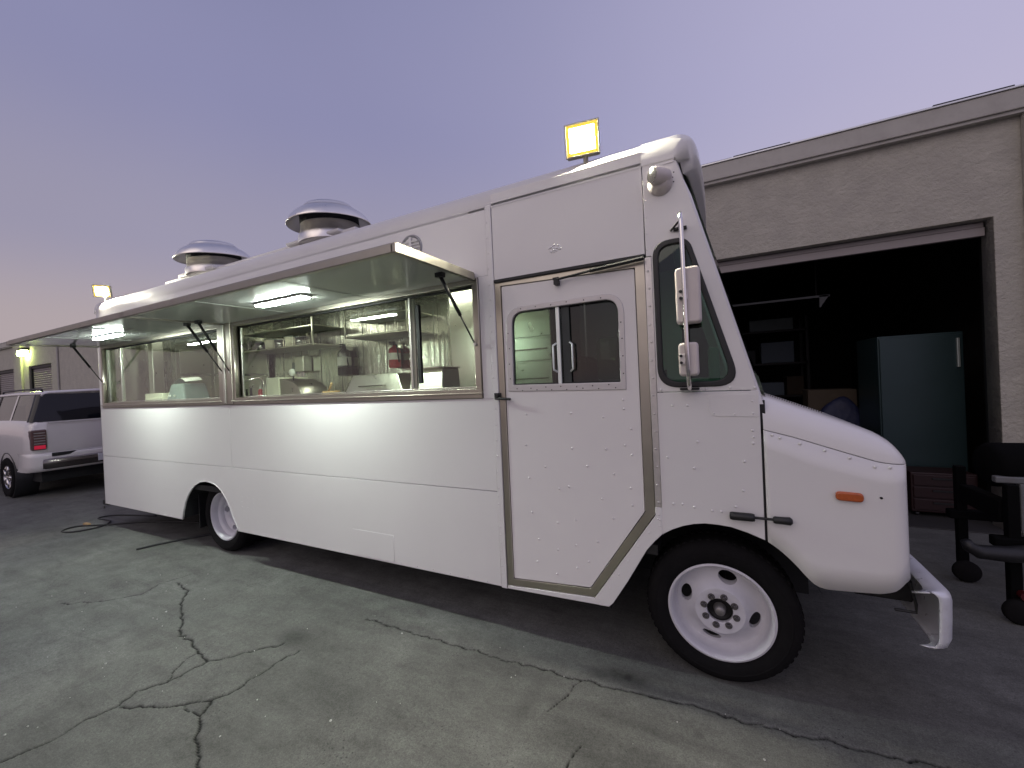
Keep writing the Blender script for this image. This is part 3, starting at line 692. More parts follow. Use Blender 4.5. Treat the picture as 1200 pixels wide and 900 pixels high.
for yy in (.28, TW-.28):
    h_ = MB().lathe([(.0,.012),(.06,.010),(.085,.0),(.10,.0),(.105,-.01)], (.85,yy,1.02), (1,0,0), 24).build('headlight', chrome, fen, smooth=True)
o_ = panel('marker_light', rp([(.553,1.121),(.662,1.117),(.662,1.162),(.553,1.166)], .02, 5), [], amber, fen, y=-.022, t=.022, bevel=.008)
MB().cyl((.73,-.003,1.143), (.73,.01,1.143), .006, 8).build('screw', darkmetal, fen)
# rubber hood latch
lt = MB().lathe([(.0,0),(.018,.002),(.0215,.012),(.0215,.105),(.019,.118),(.0,.12)], (.085,-.024,.998), (1,0,0), 14).build('hood_latch', black, T, smooth=True)
MB().lathe([(.0,0),(.016,.002),(.019,.01),(.019,.045),(.021,.075),(.012,.085),(.0,.085)], (.285,-.022,.996), (1,0,0), 14).build('latch_catch', black, lt, smooth=True)
MB().cyl((.20,-.022,.998), (.29,-.022,.997), .007, 8).build('latch_rod', darkmetal, lt)
# bumper: channel with rounded ends
sec = [(-.070,.682),(-.01,.690),(.008,.686),(.020,.672),(.024,.65),(.022,.56),(.018,.47),(.006,.440),(-.02,.432),(-.05,.437)]
bp = []
for k in range(9):
    a = PI/2*(1-k/8); bp.append((.045*(1-math.sin(a)) , -.05*math.sin(a)*1.0))
rows = []
ys = [(.010,-.066), (.012,-.054), (.020,-.038), (.034,-.022), (.055,-.010), (.085,-.003), (.12,0)]
for yy, dx in ys: rows.append([(.965+dx+px_, yy, z+.025) for px_, z in sec])
for yy in (.4,.8,1.2,1.6,2.0,TW-.12): rows.append([(.965+.02*math.sin(PI*yy/TW)+px_, yy, z+.025) for px_, z in sec])
for yy, dx in ys[::-1]: rows.append([(.965+dx+px_, TW-yy, z+.025) for px_, z in sec])
mb = MB().grid(rows); bump_o = mb.build('front_bumper', mat('bumper_paint', (.70,.70,.74), .3, metal=.25, var=.06, vscale=6, rvar=.08, dirt=.25, dirtcol=(.35,.33,.3), dscale=15), T, smooth=True)
so = bump_o.modifiers.new('t', 'SOLIDIFY'); so.thickness = .010; so.offset = 0
MB().box((.70,.35,.50), (.95,.42,.62)).build('bumper_bracket', chassis, T, bevel=.01)
MB().box((.70,TW-.42,.50), (.95,TW-.35,.62)).build('bumper_bracket', chassis, T, bevel=.01)
MB().tube([(.86,.12,.70), (.88,.12,.60), (.88,.12,.56), (.80,.12,.56)], .007, 6).build('tow_hook', darkmetal, T)
# --- wheels
def wheel(cx, y0, R_, rr_, front):
    c = (cx, y0, R_)
    tyre_prof = [(rr_*.985,.014),(rr_+.006,.004),(rr_+.03,-.012),(rr_+.07,-.020),(R_-.035,-.012),(R_-.012,.004),(R_-.002,.030),(R_,.055),(R_,.165),(R_-.004,.19),(R_-.03,.222),(rr_+.05,.228),(rr_,.21)]
    if front:
        prof = [(rr_+.004,.004),(rr_+.006,-.006),(rr_-.004,-.010),(rr_-.012,-.004),(rr_-.018,.010),(rr_-.022,.045),(rr_-.026,.080),(rr_-.040,.096),(rr_-.056,.095),(.180,.070),(.152,.042),(.138,.020),(.128,.011),(.118,.011),(.105,.014),(.074,.014),(.068,.018),(.066,.06),
                (.066,.085),(.20,.115),(rr_-.018,.115),(rr_-.012,.03)]
    else:
        prof = [(rr_+.004,.004),(rr_+.006,-.006),(rr_-.006,-.010),(rr_-.014,.0),(rr_-.022,.03),(rr_-.028,.055),(rr_-.05,.062),(rr_-.062,.075),(rr_-.066,.105),(rr_-.085,.115),(.16,.120),(.15,.130),(.142,.145),(.128,.150),(.07,.150),(.062,.155),(.062,.17),(.2,.175),(rr_-.02,.13),(rr_-.01,.03)]
    me = MB().lathe(prof, c, (0,1,0), 96, closed=True).mesh('wheel')
    o = link('wheel', me, rimwhite, T, smooth=True)
    # hand holes cut through the disc
    mbc = MB(); nh = 4; off = math.radians(15) if front else math.radians(10); hr_ = .183 if front else .172
    for k in range(nh):
        a = off+2*PI*k/nh; cxh, czh = cx+hr_*math.sin(a), R_+hr_*math.cos(a)
        base = len(mbc.v); er, et = ((.030, .050) if front else (.026, .04))
        for yy in (-.1, .3):
            for q in range(24):
                b_ = 2*PI*q/24; dr_, dt_ = er*math.cos(b_), et*math.sin(b_)
                mbc.v.append((cxh+dr_*math.sin(a)+dt_*math.cos(a), y0+yy, czh+dr_*math.cos(a)-dt_*math.sin(a)))
        for q in range(24): mbc.f.append((base+q, base+(q+1) % 24, base+24+(q+1) % 24, base+24+q))
        mbc.f.append(tuple(base+q for q in range(24))); mbc.f.append(tuple(base+24+q for q in range(24))[::-1])
    cme = mbc.mesh('cut'); co_ = bpy.data.objects.new('cut', cme); C.objects.link(co_)
    bo = o.modifiers.new('b', 'BOOLEAN'); bo.object = co_; bo.operation = 'DIFFERENCE'; bo.solver = 'EXACT'
    dg = bpy.context.evaluated_depsgraph_get(); nm = bpy.data.meshes.new_from_object(o.evaluated_get(dg))
    o.modifiers.clear(); o.data = nm; bpy.data.objects.remove(co_)
    try:
        nm.set_sharp_from_angle(angle=math.radians(40))
    except Exception: pass
    ty = MB().lathe(tyre_prof, c, (0,1,0), 96).build('tyre', rubber, o, smooth=True)
    # tread grooves and sidewall ribs
    mb = MB()
    for k in range(56):
        a = 2*PI*k/56
        for yy in (.03, .15):
            q = Matrix.Rotation(a, 3, 'Y'); v0 = [q @ Vector(p) for p in ((-.012,yy,R_-.004),(.012,yy,R_-.004),(.012,yy+.045,R_-.004),(-.012,yy+.045,R_-.004),(-.012,yy,R_+.0045),(.012,yy,R_+.0045),(.012,yy+.045,R_+.0045),(-.012,yy+.045,R_+.0045))]
            mb.add([(p.x+cx, p.y+y0, p.z+R_) for p in v0], [(0,3,2,1),(4,5,6,7),(0,1,5,4),(1,2,6,5),(2,3,7,6),(3,0,4,7)])
    mb.build('tread_block', rubber, o, kind='stuff')
    MB().lathe([(R_-.05,-.0185),(R_-.056,-.023),(R_-.062,-.0195)], c, (0,1,0), 64).build('sidewall_rib', rubber, o, smooth=True)
    yl = .012 if front else .148
    for k in range(8):
        a = 2*PI*(k+.35)/8; lx, lz = cx+.086*math.sin(a), R_+.086*math.cos(a)
        MB().lathe([(.019,.0),(.018,-.004),(.0135,-.0045),(.0135,.0)], (lx,y0+yl,lz), (0,1,0), 16).lathe([(.0115,0),(.0115,-.012),(.009,-.015),(.006,-.015),(.006,-.024),(.0,-.024)], (lx,y0+yl,lz), (0,1,0), 6).build('lug_nut', MATS['lug_steel'], o)
    MB().lathe([(.0,.035),(.06,.035),(.064,.02)], (cx,y0+yl,R_), (0,1,0), 24).build('hub', darkmetal, o, smooth=True)
    if front: MB().lathe([(.0,-.012),(.020,-.012),(.026,-.006),(.030,.01),(.034,.035)], (cx,y0+yl,R_), (0,1,0), 24).build('hub_cap', mat('hub_cap_grey', (.25,.24,.23), .4, metal=.6, var=.2, vscale=20), o, smooth=True)
    return o
wheel(.02, .075, .402, .272, True)
wheel(-4.97, .115, .402, .268, False)
for (cx, y0) in ((.02, TW-.30), (-4.97, TW-.34)):
    w2 = MB().lathe([(.26,.03),(.39,.0),(.402,.04),(.402,.19),(.39,.225),(.26,.2)], (cx,y0,.402), (0,1,0), 48).build('wheel', rubber, T, smooth=True)
    MB().lathe([(.0,.16),(.12,.16),(.22,.19),(.26,.21)], (cx,y0,.402), (0,1,0), 32).build('rim', rimwhite, w2, smooth=True)
MB().lathe([(.26,.03),(.39,.0),(.402,.04),(.402,.19),(.39,.225),(.26,.2)], (-4.97,.39,.402), (0,1,0), 48).build('wheel', rubber, T, smooth=True)
box('mud_flap', (-5.52,.12,.20), (-5.505,.62,.72), black, T, .004)

# --- serving windows: frames, sliding panes, sill
for (xa, xb) in ((-7.565, -4.665), (-4.465, -1.442)):
    wf = panel('window_frame', rect(xa, 1.672, xb, 2.536), [rect(xa+.045, 1.742, xb-.05, 2.494)], steel, T, y=-.012, t=.05, bevel=.004)
    MB().box((xa-.02,-.026,1.700), (xb+.004,-.008,1.714)).build('sill_ledge', steel, wf, bevel=.004)
    MB().box((xa+.05,.034,1.745), (xb-.055,.075,1.757)).build('sliding_track', kitchenb, wf, bevel=.002)
    MB().box((xa+.05,.034,2.482), (xb-.055,.075,2.492)).build('sliding_track', darkmetal, wf)
post = MB().box((-4.668,-.022,1.675), (-4.462,.06,2.536)).build('window_post', steel, T, bevel=.006)
MB().box((-4.60,-.034,1.69), (-4.565,-.020,2.53)).build('post_cap', kitchenb, post, bevel=.005)
def pane(xa, xb, y, stile_l=.022, stile_r=.022):
    p_ = panel('window_pane', rect(xa, 1.756, xb, 2.485), [], glass_win, T, y=y, t=.004, bevel=.0005)
    for (a, b_) in ((xa, xa+stile_l), (xb-stile_r, xb)):
        MB().box((a, y-.008, 1.757), (b_, y+.012, 2.484)).build('pane_stile', kitchenb, p_, bevel=.003)
pane(-2.12, -1.495, .040); pane(-4.42, -2.075, .058, .03, .045)
pane(-7.10, -4.71, .040); pane(-7.515, -7.08, .058, .02, .05)
MB().box((-2.045,.030,1.80), (-2.01,.055,2.42)).build('window_latch_rail', darkmetal, T, bevel=.004)

# --- awnings
for (xa, xb) in ((-7.56, -4.585), (-4.565, -1.47)):
    yo, zo, yi, zi = -.815, 2.508, -.02, 2.528
    s_ = (zo-zi)/(yo-yi)
    def az(y, d=0): return zi+(y-yi)*s_+d
    mb = MB().add([(xa+.02,yi,az(yi)),(xb-.02,yi,az(yi)),(xb-.02,yo+.02,az(yo)),(xa+.02,yo+.02,az(yo)),(xa+.02,yi,az(yi,.022)),(xb-.02,yi,az(yi,.022)),(xb-.02,yo+.02,az(yo,.022)),(xa+.02,yo+.02,az(yo,.022))],
                  [(0,3,2,1),(4,5,6,7),(0,1,5,4),(1,2,6,5),(2,3,7,6),(3,0,4,7)])
    aw = mb.build('awning', polish, T)
    def bar(a, b_, h0, h1, w_, nm, m_):
        (x0,y0), (x1,y1) = a, b_; dx, dy = x1-x0, y1-y0; L = math.hypot(dx, dy); nx_, ny_ = -dy/L*w_/2, dx/L*w_/2
        vs = []
        for h in (h0, h1): vs += [(x0+nx_,y0+ny_,az(y0,h)),(x1+nx_,y1+ny_,az(y1,h)),(x1-nx_,y1-ny_,az(y1,h)),(x0-nx_,y0-ny_,az(y0,h))]
        MB().add(vs, [(0,3,2,1),(4,5,6,7),(0,1,5,4),(1,2,6,5),(2,3,7,6),(3,0,4,7)]).build(nm, m_, aw, bevel=.004)
    bar((xa,yo), (xb,yo), -.012, .036, .036, 'awning_rail', awnframe)
    bar((xa,yo+.022), (xb,yo+.022), .036, .048, .05, 'awning_lip', awnframe)
    bar((xb,yo-.018), (xb,yi), -.012, .036, .034, 'awning_rail', awnframe)
    bar((xb-.012,yo), (xb-.012,yi), .036, .046, .045, 'awning_lip', awnframe)
    bar((xa,yo-.018), (xa,yi), -.012, .036, .034, 'awning_rail', awnframe)
    bar((xa,yi-.01), (xb,yi-.01), .022, .046, .03, 'awning_hinge', steel)
    for k in range(1, 3):
        xx = xa+(xb-xa)*k/3; bar((xx,yo+.03), (xx,yi-.02), -.003, .0, .04, 'awning_stiffener', polish)
    # light fitting
    xl = -6.07 if xa < -5 else -3.0
    fx_ = MB().box((xl-.30,-.470,2.499), (xl+.30,-.380,2.517)).build('light_fitting', paint, aw, bevel=.004)
    MB().box((xl-.285,-.460,2.490), (xl+.285,-.390,2.4985)).build('light_lens', tube_em, fx_, bevel=.003)
    # gas struts at both ends
    for (xt, xo) in ((xa+.10, xa+.075), (xb-.085, xb-.035)):
        st0, st1 = Vector((xt,-.30,az(-.30,-.02))), Vector((xo,-.02,2.02))
        if xb > -2 and xt > -2: st1 = Vector((-1.478,-.02,2.06))
        mdl = st0.lerp(st1, .56)
        g_ = MB().tube([st0, mdl], .0125, 10).tube([mdl, st1], .006, 8).build('gas_strut', black, aw, smooth=True)
        MB().box((st0.x-.03,st0.y-.02,st0.z-.01), (st0.x+.03,st0.y+.02,st0.z+.025)).build('strut_bracket', darkmetal, g_, bevel=.003)
        MB().cyl((st1.x,st1.y-.012,st1.z), (st1.x,st1.y+.02,st1.z), .012, 10).build('strut_pivot', galv, g_)

# --- kitchen inside
KX0, KX1 = XR+.04, -1.45
box('kitchen_wall', (KX0,2.26,.76), (-1.38,2.30,3.02), kitchen, T, 0)
box('kitchen_wall', (KX0,.07,.76), (KX0+.02,2.26,3.02), kitchen, T, 0)
box('kitchen_ceiling', (KX0,.035,3.0), (-1.40,2.3,3.012), kitchen, T, 0)
panel('window_liner', rect(KX0,.8,-1.40,3.0), [rect(-7.52,1.74,-4.70,2.495), rect(-4.42,1.74,-1.49,2.495)], kitchenb, T, y=.078, t=.012, bevel=.002)
box('counter', (KX0+.03,.10,1.655), (-2.0,.70,1.69), kitchenb, T, .006)
box('counter_front', (KX0+.03,.66,.76), (-2.0,.69,1.65), kitchen, T, 0)
box('back_counter', (KX0+.03,1.50,.76), (-2.5,2.24,1.66), kitchenb, T, .008)
# backsplash ribs: folded stainless sheets each proud of the wall
for k in range(10):
    xx = -7.45+k*.50
    panel('wall_sheet', rect(xx, 1.67, xx+.485, 2.98), [], kitchen, T, y=2.25+.003*(k % 2), t=.008, bevel=.002)
# hung shelves with end frames
for (xa, xb, zz, hh) in ((-7.32,-5.42,2.50,.30), (-4.75,-3.55,2.53,.27)):
    sh = box('hung_shelf', (xa,1.72,zz), (xb,2.24,zz+.025), kitchenb, T, .005)
    MB().box((xa,1.72,zz+hh), (xb,2.24,zz+hh+.02)).build('shelf_board', kitchenb, sh, bevel=.004)
    for xe in (xa+.01, xb-.03):
        MB().box((xe,1.70,zz-.01), (xe+.022,1.722,3.0)).build('shelf_upright', kitchenb, sh, bevel=.002)
    for k in range(14):
        MB().cyl((xb-.35-k*.05,1.9,zz+.03), (xb-.35-k*.05,1.9,zz+.03+.14+.05*math.sin(k*1.7)), .006, 6).build('divider_wire', chrome, sh)
for xx, ln in ((-3.2, 1.1), (-6.2, 1.1)):
    lf = MB().box((xx-ln/2-.05,.97,2.975), (xx+ln/2+.05,1.12,2.998)).build('ceiling_light', awnframe, T, bevel=.004)
    MB().lathe([(0,0),(.018,0),(.018,ln),(0,ln)], (xx-ln/2,1.045,2.956), (1,0,0), 12).build('light_tube', kit_em, lf, smooth=True)
# upright duct and rear cupboard seen through the rear window
box('duct_post', (-7.42,.46,1.69), (-7.30,.60,3.0), kitchenb, T, .01)
cab_ = box('rear_cupboard', (-7.62,.75,1.70), (-7.30,2.2,2.55), kitchen, T, .006)
for k in range(3):
    MB().box((-7.302,.80+k*.47,1.76), (-7.292,1.22+k*.47,2.10)).build('cupboard_door', kitchenb, cab_, bevel=.004)
    MB().box((-7.302,.80+k*.47,2.14), (-7.292,1.22+k*.47,2.50)).build('cupboard_door', kitchenb, cab_, bevel=.004)
box('side_cabinet', (-2.02,.10,.76), (-1.50,.60,1.72), kitchenb, T, .006)
# tall stainless refrigerator cabinet between kitchen and cab
rc = box('tall_cabinet', (-2.75,1.52,.76), (-1.44,2.25,2.99), kitchenb, T, .008)
for (za, zb) in ((.80,1.66),(1.68,1.98),(2.0,2.24),(2.26,2.95)):
    MB().box((-2.05,1.500,za), (-1.46,1.522,zb)).build('cabinet_door', kitchenb, rc, bevel=.005)
MB().box((-2.0,1.484,2.115), (-1.5,1.502,2.130)).build('cabinet_pull', chrome, rc, bevel=.003)
MB().box((-2.0,1.484,1.80), (-1.5,1.502,1.812)).build('cabinet_pull', chrome, rc, bevel=.003)
# cab interior
box('cab_bulkhead', (-1.40,1.35,.76), (-1.37,2.30,2.99), interior_dark, T, 0)
box('cab_ceiling', (-1.36,.035,2.94), (-.12,2.3,2.96), interior_dark, T, 0)
box('cab_floor', (-.30,.05,.955), (.25,TW-.03,.985), interior_dark, T, 0)
box('door_inner_post', (-1.30,.05,.5), (-1.265,.14,2.9), interior_dark, T, 0)
box('dashboard', (-.10,.10,1.32), (.20,TW-.1,1.68), cabgreen, T, .05)
box('engine_cover', (-.5,.75,.74), (.1,1.6,1.30), interior_dark, T, .06)
seat_ = box('driver_seat', (-1.15,1.55,1.10), (-.62,2.08,1.28), seatm, T, .05)
MB().box((-1.26,1.56,1.26), (-1.10,2.07,2.02)).build('backrest', seatm, seat_, bevel=.06, seg=4)
MB().box((-1.00,1.70,.76), (-.76,1.94,1.10)).build('pedestal', darkmetal, seat_)
MB().tube([(-.42+.06*math.cos(a), 1.8+.21*math.sin(a), 1.62+.20*math.cos(a)) for a in [2*PI*k/24 for k in range(24)]], .014, 8, closed=True).build('steering_wheel', black, T, smooth=True)
box('sun_visor', (-.16,.25,2.50), (-.12,.95,2.70), cabgreen, T, .02)
box('fuse_box', (.02,1.05,1.69), (.10,1.22,1.98), mat('pale_green_box', (.20,.42,.32), .5, var=.1), T, .02)

# --- roof plinth, exhaust fans
box('roof_plinth', (-6.6,.36,3.12), (-3.0,1.2,3.362), roofpaint, T, .012)
def fan(cx, cy, zb, sc_):
    q = sc_
    prof = [(.18,-.10),(.30,.02),(.40,.10),(.50*1.0,.155),(.515,.17),(.520,.178),(.512,.186),(.49,.20),(.43,.285),(.36,.335),(.30,.362),(.292,.380),(.28,.405),(.21,.437),(.10,.452),(0,.456)]
    bell = [(.36,.175),(.44,.17),(.520,.178),(.524,.186),(.515,.205),(.490,.25),(.445,.30),(.385,.345),(.330,.366),(.322,.392),(.290,.424),(.21,.450),(.10,.464),(0,.467)]
    inner = [(.515,.180),(.49,.205),(.43,.275),(.34,.32),(.24,.335)]
    o = MB().lathe([(r*q, h*q) for r, h in (bell[2:])], (cx,cy,zb), (0,0,1), 64).build('exhaust_fan', alu, T, smooth=True)
    MB().lathe([(r*q, h*q) for r, h in inner], (cx,cy,zb), (0,0,1), 64).build('fan_inner_skirt', MATS['fan_inside'], o, smooth=True)
    MB().lathe([(.40*q,-.06*q),(.40*q,.03*q),(.375*q,.06*q),(.36*q,.16*q),(.355*q,.325*q)], (cx,cy,zb), (0,0,1), 48).build('fan_throat', alu, o, smooth=True)
    MB().lathe([(.363*q,.175*q),(.360*q,.318*q)], (cx,cy,zb), (0,0,1), 48).build('throat_slot', chassis, o)
    MB().box((cx-.52*q,cy-.30*q,3.34), (cx+.46*q,cy+.40*q,zb-.022)).build('fan_base', roofpaint, o, bevel=.008)
    R4 = Matrix.Translation((cx,cy,zb)) @ Matrix.Rotation(math.radians(5), 4, 'X') @ Matrix.Translation((-cx,-cy,-zb))
    for q_ in [o]+[c_ for c_ in o.children if not c_.name.startswith('fan_base')]: q_.data.transform(R4)
    return o
fan(-3.56, .56, 3.392, .81); fan(-5.74, .56, 3.402, .82)

# --- flood lights on the roof edge
def flood(x, y, z, w_, h_, rz, rx, em):
    Mx = Matrix.Translation((x, y, z)) @ Matrix.Rotation(rz, 4, 'Z') @ Matrix.Rotation(rx, 4, 'X')
    def tb(a, b_):
        m_ = MB().box(a, b_); m_.v = [tuple(Mx @ Vector(p)) for p in m_.v]; return m_
    o = tb((-w_/2,-.0,-h_/2), (w_/2,.045,h_/2)).build('floodlight', mat('floodlight_housing', (.30,.28,.22), .45, metal=.4), T, bevel=.008)
    for (a, b_) in (((-w_/2-.004,-.014,-h_/2-.004),(-w_/2+.006,.002,h_/2+.004)), ((w_/2-.006,-.014,-h_/2-.004),(w_/2+.004,.002,h_/2+.004)), ((-w_/2+.0065,-.013,h_/2-.006),(w_/2-.0065,.002,h_/2+.004)), ((-w_/2+.0065,-.013,-h_/2-.004),(w_/2-.0065,.002,-h_/2+.006))):
        tb(a, b_).build('bezel', MATS['floodlight_housing'], o, bevel=.003)
    tb((-w_/2+.028,-.0115,-h_/2+.028), (w_/2-.028,-.008,h_/2-.028)).build('lens', em, o)
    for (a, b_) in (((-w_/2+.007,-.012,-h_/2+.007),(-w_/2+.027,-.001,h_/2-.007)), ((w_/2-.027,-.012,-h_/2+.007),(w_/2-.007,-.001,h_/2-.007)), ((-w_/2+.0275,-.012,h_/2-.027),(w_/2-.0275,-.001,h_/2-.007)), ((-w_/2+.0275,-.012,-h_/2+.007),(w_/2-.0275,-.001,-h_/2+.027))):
        tb(a, b_).build('reflector', MATS['flood_glow_rim'], o)  # bars glow on their own, a painted yellow halo around the lens
    for k in range(7):
        xx = -w_/2+.02+k*(w_-.04)/6; tb((xx-.004,.046,-h_/2+.015), (xx+.004,.075,h_/2-.015)).build('heat_fin', MATS['floodlight_housing'], o)
    MB().cyl((x+.01, y+.03, 3.09), (x+.01, y+.03, z-h_/2+.02), .016, 12).box((x-.03,y-.0,3.06), (x+.05,y+.06,3.10)).build('floodlight_bracket', MATS['floodlight_housing'], o)
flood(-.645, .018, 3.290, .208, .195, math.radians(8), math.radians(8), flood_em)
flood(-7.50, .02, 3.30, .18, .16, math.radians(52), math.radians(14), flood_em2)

# --- round vent, camera, mirrors
v = MB().lathe([(.0,.008),(.075,.006),(.085,.0),(.095,-.008),(.104,-.010),(.108,.0)], (-2.03,0,2.855), (0,1,0), 40).build('round_vent', mesh_grey, T, smooth=True)
for k in range(5):
    zz = 2.805+k*.025; hw = math.sqrt(max(.001,.088**2-(zz-2.855)**2))
    MB().box((-2.03-hw,-.014,zz-.004), (-2.03+hw,.0,zz+.008), rot=Matrix.Rotation(math.radians(25),3,'X')).build('vent_slat', paint, v)
MB().box((-2.04,-.016,2.77), (-2.02,-.002,2.94)).build('vent_bar', paint, v)
cb = MB().lathe([(.068,0),(.068,-.012),(.060,-.030),(.048,-.050),(.045,-.055),(0,-.058)], (-.195,0,2.885), (0,1,0), 32).build('security_camera', mirrorback, T, smooth=True)
ax = Vector((-.62,-.62,.0)).normalized()
p0 = Vector((-.185,-.045,2.905))
MB().lathe([(0,-.05),(.030,-.05),(.042,-.035),(.046,-.01),(.046,.055),(.043,.062),(.037,.064)], p0, ax, 28).build('camera_barrel', mirrorback, cb, smooth=True)
MB().lathe([(.041,.0645),(.034,.066),(0,.067)], p0, ax, 24).build('camera_lens', mat('camera_glass', (.02,.018,.018), .12, coat=.5), cb, smooth=True)
rivets([(-.135,2.93),(-.13,2.905),(-.12,2.93),(-.125,2.88)], cb, darkmetal, y=0, r=.004, h=.002)
rod = MB().tube([(-.10,-.005,2.60), (-.095,-.06,2.635), (-.092,-.13,2.645), (-.09,-.165,2.62), (-.088,-.17,2.56), (-.084,-.17,1.80), (-.082,-.165,1.73), (-.082,-.10,1.70), (-.085,-.005,1.70)], .0115, 12).build('mirror_bracket', chrome, T, smooth=True)
MB().box((-.135,-.02,2.595), (-.065,.0,2.612)).build('bracket_foot', darkmetal, rod, bevel=.003)
MB().box((-.135,-.05,1.688), (-.035,-.0,1.700)).build('bracket_foot', darkmetal, rod, bevel=.003)
MB().tube([(-.15,-.01,2.60), (-.10,-.06,2.63)], .006, 8).build('bracket_stay', darkmetal, rod)
def head(xc, zc, w_, h_, nm):
    r_ = panel(nm, rect(xc-w_/2, zc-h_/2, xc+w_/2, zc+h_/2, .022, 5), [], mirrorback, rod, y=-.152, t=.05, bevel=.012)
    MB().box((xc-w_/2+.012,-.103,zc-h_/2+.012), (xc+w_/2-.012,-.100,zc+h_/2-.012)).build('mirror_glass', chrome, rod)
    panel('mirror_rim', rect(xc-w_/2-.003, zc-h_/2-.003, xc+w_/2+.003, zc+h_/2+.003, .024, 5), [rect(xc-w_/2+.006, zc-h_/2+.006, xc+w_/2-.006, zc+h_/2-.006, .018, 5)], mirrorback, rod, y=-.112, t=.012, bevel=.003)
    for dz in (.018,-.018): MB().cyl((xc-.035,-.175,zc+dz), (xc-.035,-.14,zc+dz), .008, 8).build('clamp_bolt', darkmetal, rod)
    MB().box((xc-.042,-.160,zc-.03), (xc+.0,-.150,zc+.03)).build('mirror_clamp', galv, rod, bevel=.003)
head(-.070, 2.200, .120, .300, 'mirror_head'); head(-.080, 1.857, .095, .178, 'mirror_head')

# ================================================================== things inside the kitchen
def extinguisher(x, y, zb, r, h, m_, label, labelmat):
    t_ = thing('fire_extinguisher', label, 'fire extinguisher', (x, y, zb), 'fire extinguishers on the kitchen wall')
    MB().lathe([(0,0),(r*.9,0),(r,.01),(r,h*.78),(r*.9,h*.86),(r*.55,h*.93),(r*.32,h*.96),(r*.3,h),(0,h)], (x,y,zb), (0,0,1), 28).build('cylinder', m_, t_, smooth=True)
    MB().lathe([(r*1.012,h*.36),(r*1.012,h*.66)], (x,y,zb), (0,0,1), 28).build('label_band', labelmat, t_, smooth=True)
    MB().lathe([(r*1.014,h*.04),(r*1.014,h*.30)], (x,y,zb), (0,0,1), 28).build('foot_band', black if m_ is silver else red, t_, smooth=True)
    MB().box((x-.015,y-.02,zb+h), (x+.015,y+.02,zb+h+.045)).build('valve', darkmetal, t_, bevel=.004)
    MB().box((x-.09,y-.012,zb+h+.045), (x+.02,y+.012,zb+h+.06)).build('handle', black, t_, bevel=.003)
    MB().box((x-.09,y-.012,zb+h+.02), (x+.0,y+.012,zb+h+.03)).build('lever', black, t_, bevel=.003)
    MB().tube([(x+.015,y-.01,zb+h+.02), (x+.07,y-.03,zb+h+.0), (x+.085,y-.03,zb+h*.7), (x+r+.02,y-.03,zb+h*.25)], .011, 8).build('hose', black, t_, smooth=True)
    MB().box((x-.03,y+r-.005,zb+h*.2), (x+.03,2.247,zb+h*.9)).build('wall_bracket', darkmetal, t_)
extinguisher(-5.24, 2.12, 2.00, .105, .46, silver, 'tall silver fire extinguisher with white and black bands on the kitchen wall', labelw)
extinguisher(-4.19, 2.13, 2.07, .088, .34, red, 'small red fire extinguisher with pale label on the kitchen wall', labelw)
CZ = 1.692
t_ = thing('griddle_cover', 'sloped stainless griddle cover on the serving counter below the red extinguisher', 'cover', (-3.0,.5,CZ))
def wedge(x0, x1, xt0, xt1, y0, y1, z0, z1): return MB().add([(x0,y0,z0),(x1,y0,z0),(x1,y1,z0),(x0,y1,z0),(xt0,y0+.05,z1),(xt1,y0+.05,z1),(xt1,y1,z1),(xt0,y1,z1)], [(0,3,2,1),(4,5,6,7),(0,1,5,4),(1,2,6,5),(2,3,7,6),(3,0,4,7)])
wedge(-3.30,-2.50,-3.20,-2.62,.38,.68,CZ,1.915).build('body', kitchenb, t_, bevel=.006)
MB().tube([(-3.05,.40,1.80),(-3.05,.36,1.80),(-2.75,.36,1.80),(-2.75,.40,1.80)], .008, 8).build('handle', chrome, t_)
t_ = thing('stainless_bin', 'low stainless steel bin on the counter beside the sliding pane', 'bin', (-2.3,.5,CZ))
wedge(-2.44,-2.06,-2.42,-2.08,.36,.66,CZ,1.93).build('body', kitchenb, t_, bevel=.008)
MB().box((-2.43,.35,1.931), (-2.07,.67,1.943)).build('rim', chrome, t_, bevel=.003)
t_ = thing('roll_top_warmer', 'cream sided roll-top warmer with curved steel hood beside the window post', 'warmer', (-4.2,.4,CZ))
MB().box((-4.40,.30,CZ), (-4.18,.66,1.945)).build('cream_side', cream, t_, bevel=.006)
q = [(-4.178, CZ)]+[(-4.178+.36*math.sin(PI/2*k/10), CZ+.235*math.cos(PI/2*k/10)) for k in range(11)]
panel('curved_hood', q, [], kitchenb, t_, y=.31, t=.34, bevel=.004)
MB().lathe([(0,-.03),(.03,-.028),(.04,-.015),(.04,0),(0,0)], (-4.02,.36,1.99), (0,1,0), 24).build('dial', labelw, t_, smooth=True)
MB().cyl((-4.02,.362,1.85), (-4.02,.362,1.985), .008, 8).build('dial_stem', darkmetal, t_)
t_ = thing('cash_drawer', 'cream low box at the rear end of the serving counter', 'box', (-6.9,.35,CZ))
MB().box((-7.00,.24,CZ), (-6.52,.60,1.845)).build('body', cream, t_, bevel=.01)
MB().box((-6.98,.232,1.71), (-6.54,.241,1.79)).build('drawer_front', cream, t_, bevel=.004)
t_ = thing('receipt_printer', 'dark grey-green printer with paper on the serving counter', 'printer', (-6.2,.35,CZ))
wedge(-6.50,-6.02,-6.46,-6.16,.26,.58,CZ,1.955).build('body', greyplastic, t_, bevel=.02)
for k in range(2): MB().cyl((-6.40+.12*k,.275,1.80), (-6.40+.12*k,.262,1.80), .014, 10).build('button', labelw, t_)
MB().grid([[(-6.42+.30*u+.04*w_, .32+.18*w_, 1.957+.07*math.sin(u*PI*.9)+.02*w_) for w_ in (0,.5,1)] for u in [k/8 for k in range(9)]]).build('paper', labelw, t_, smooth=True)
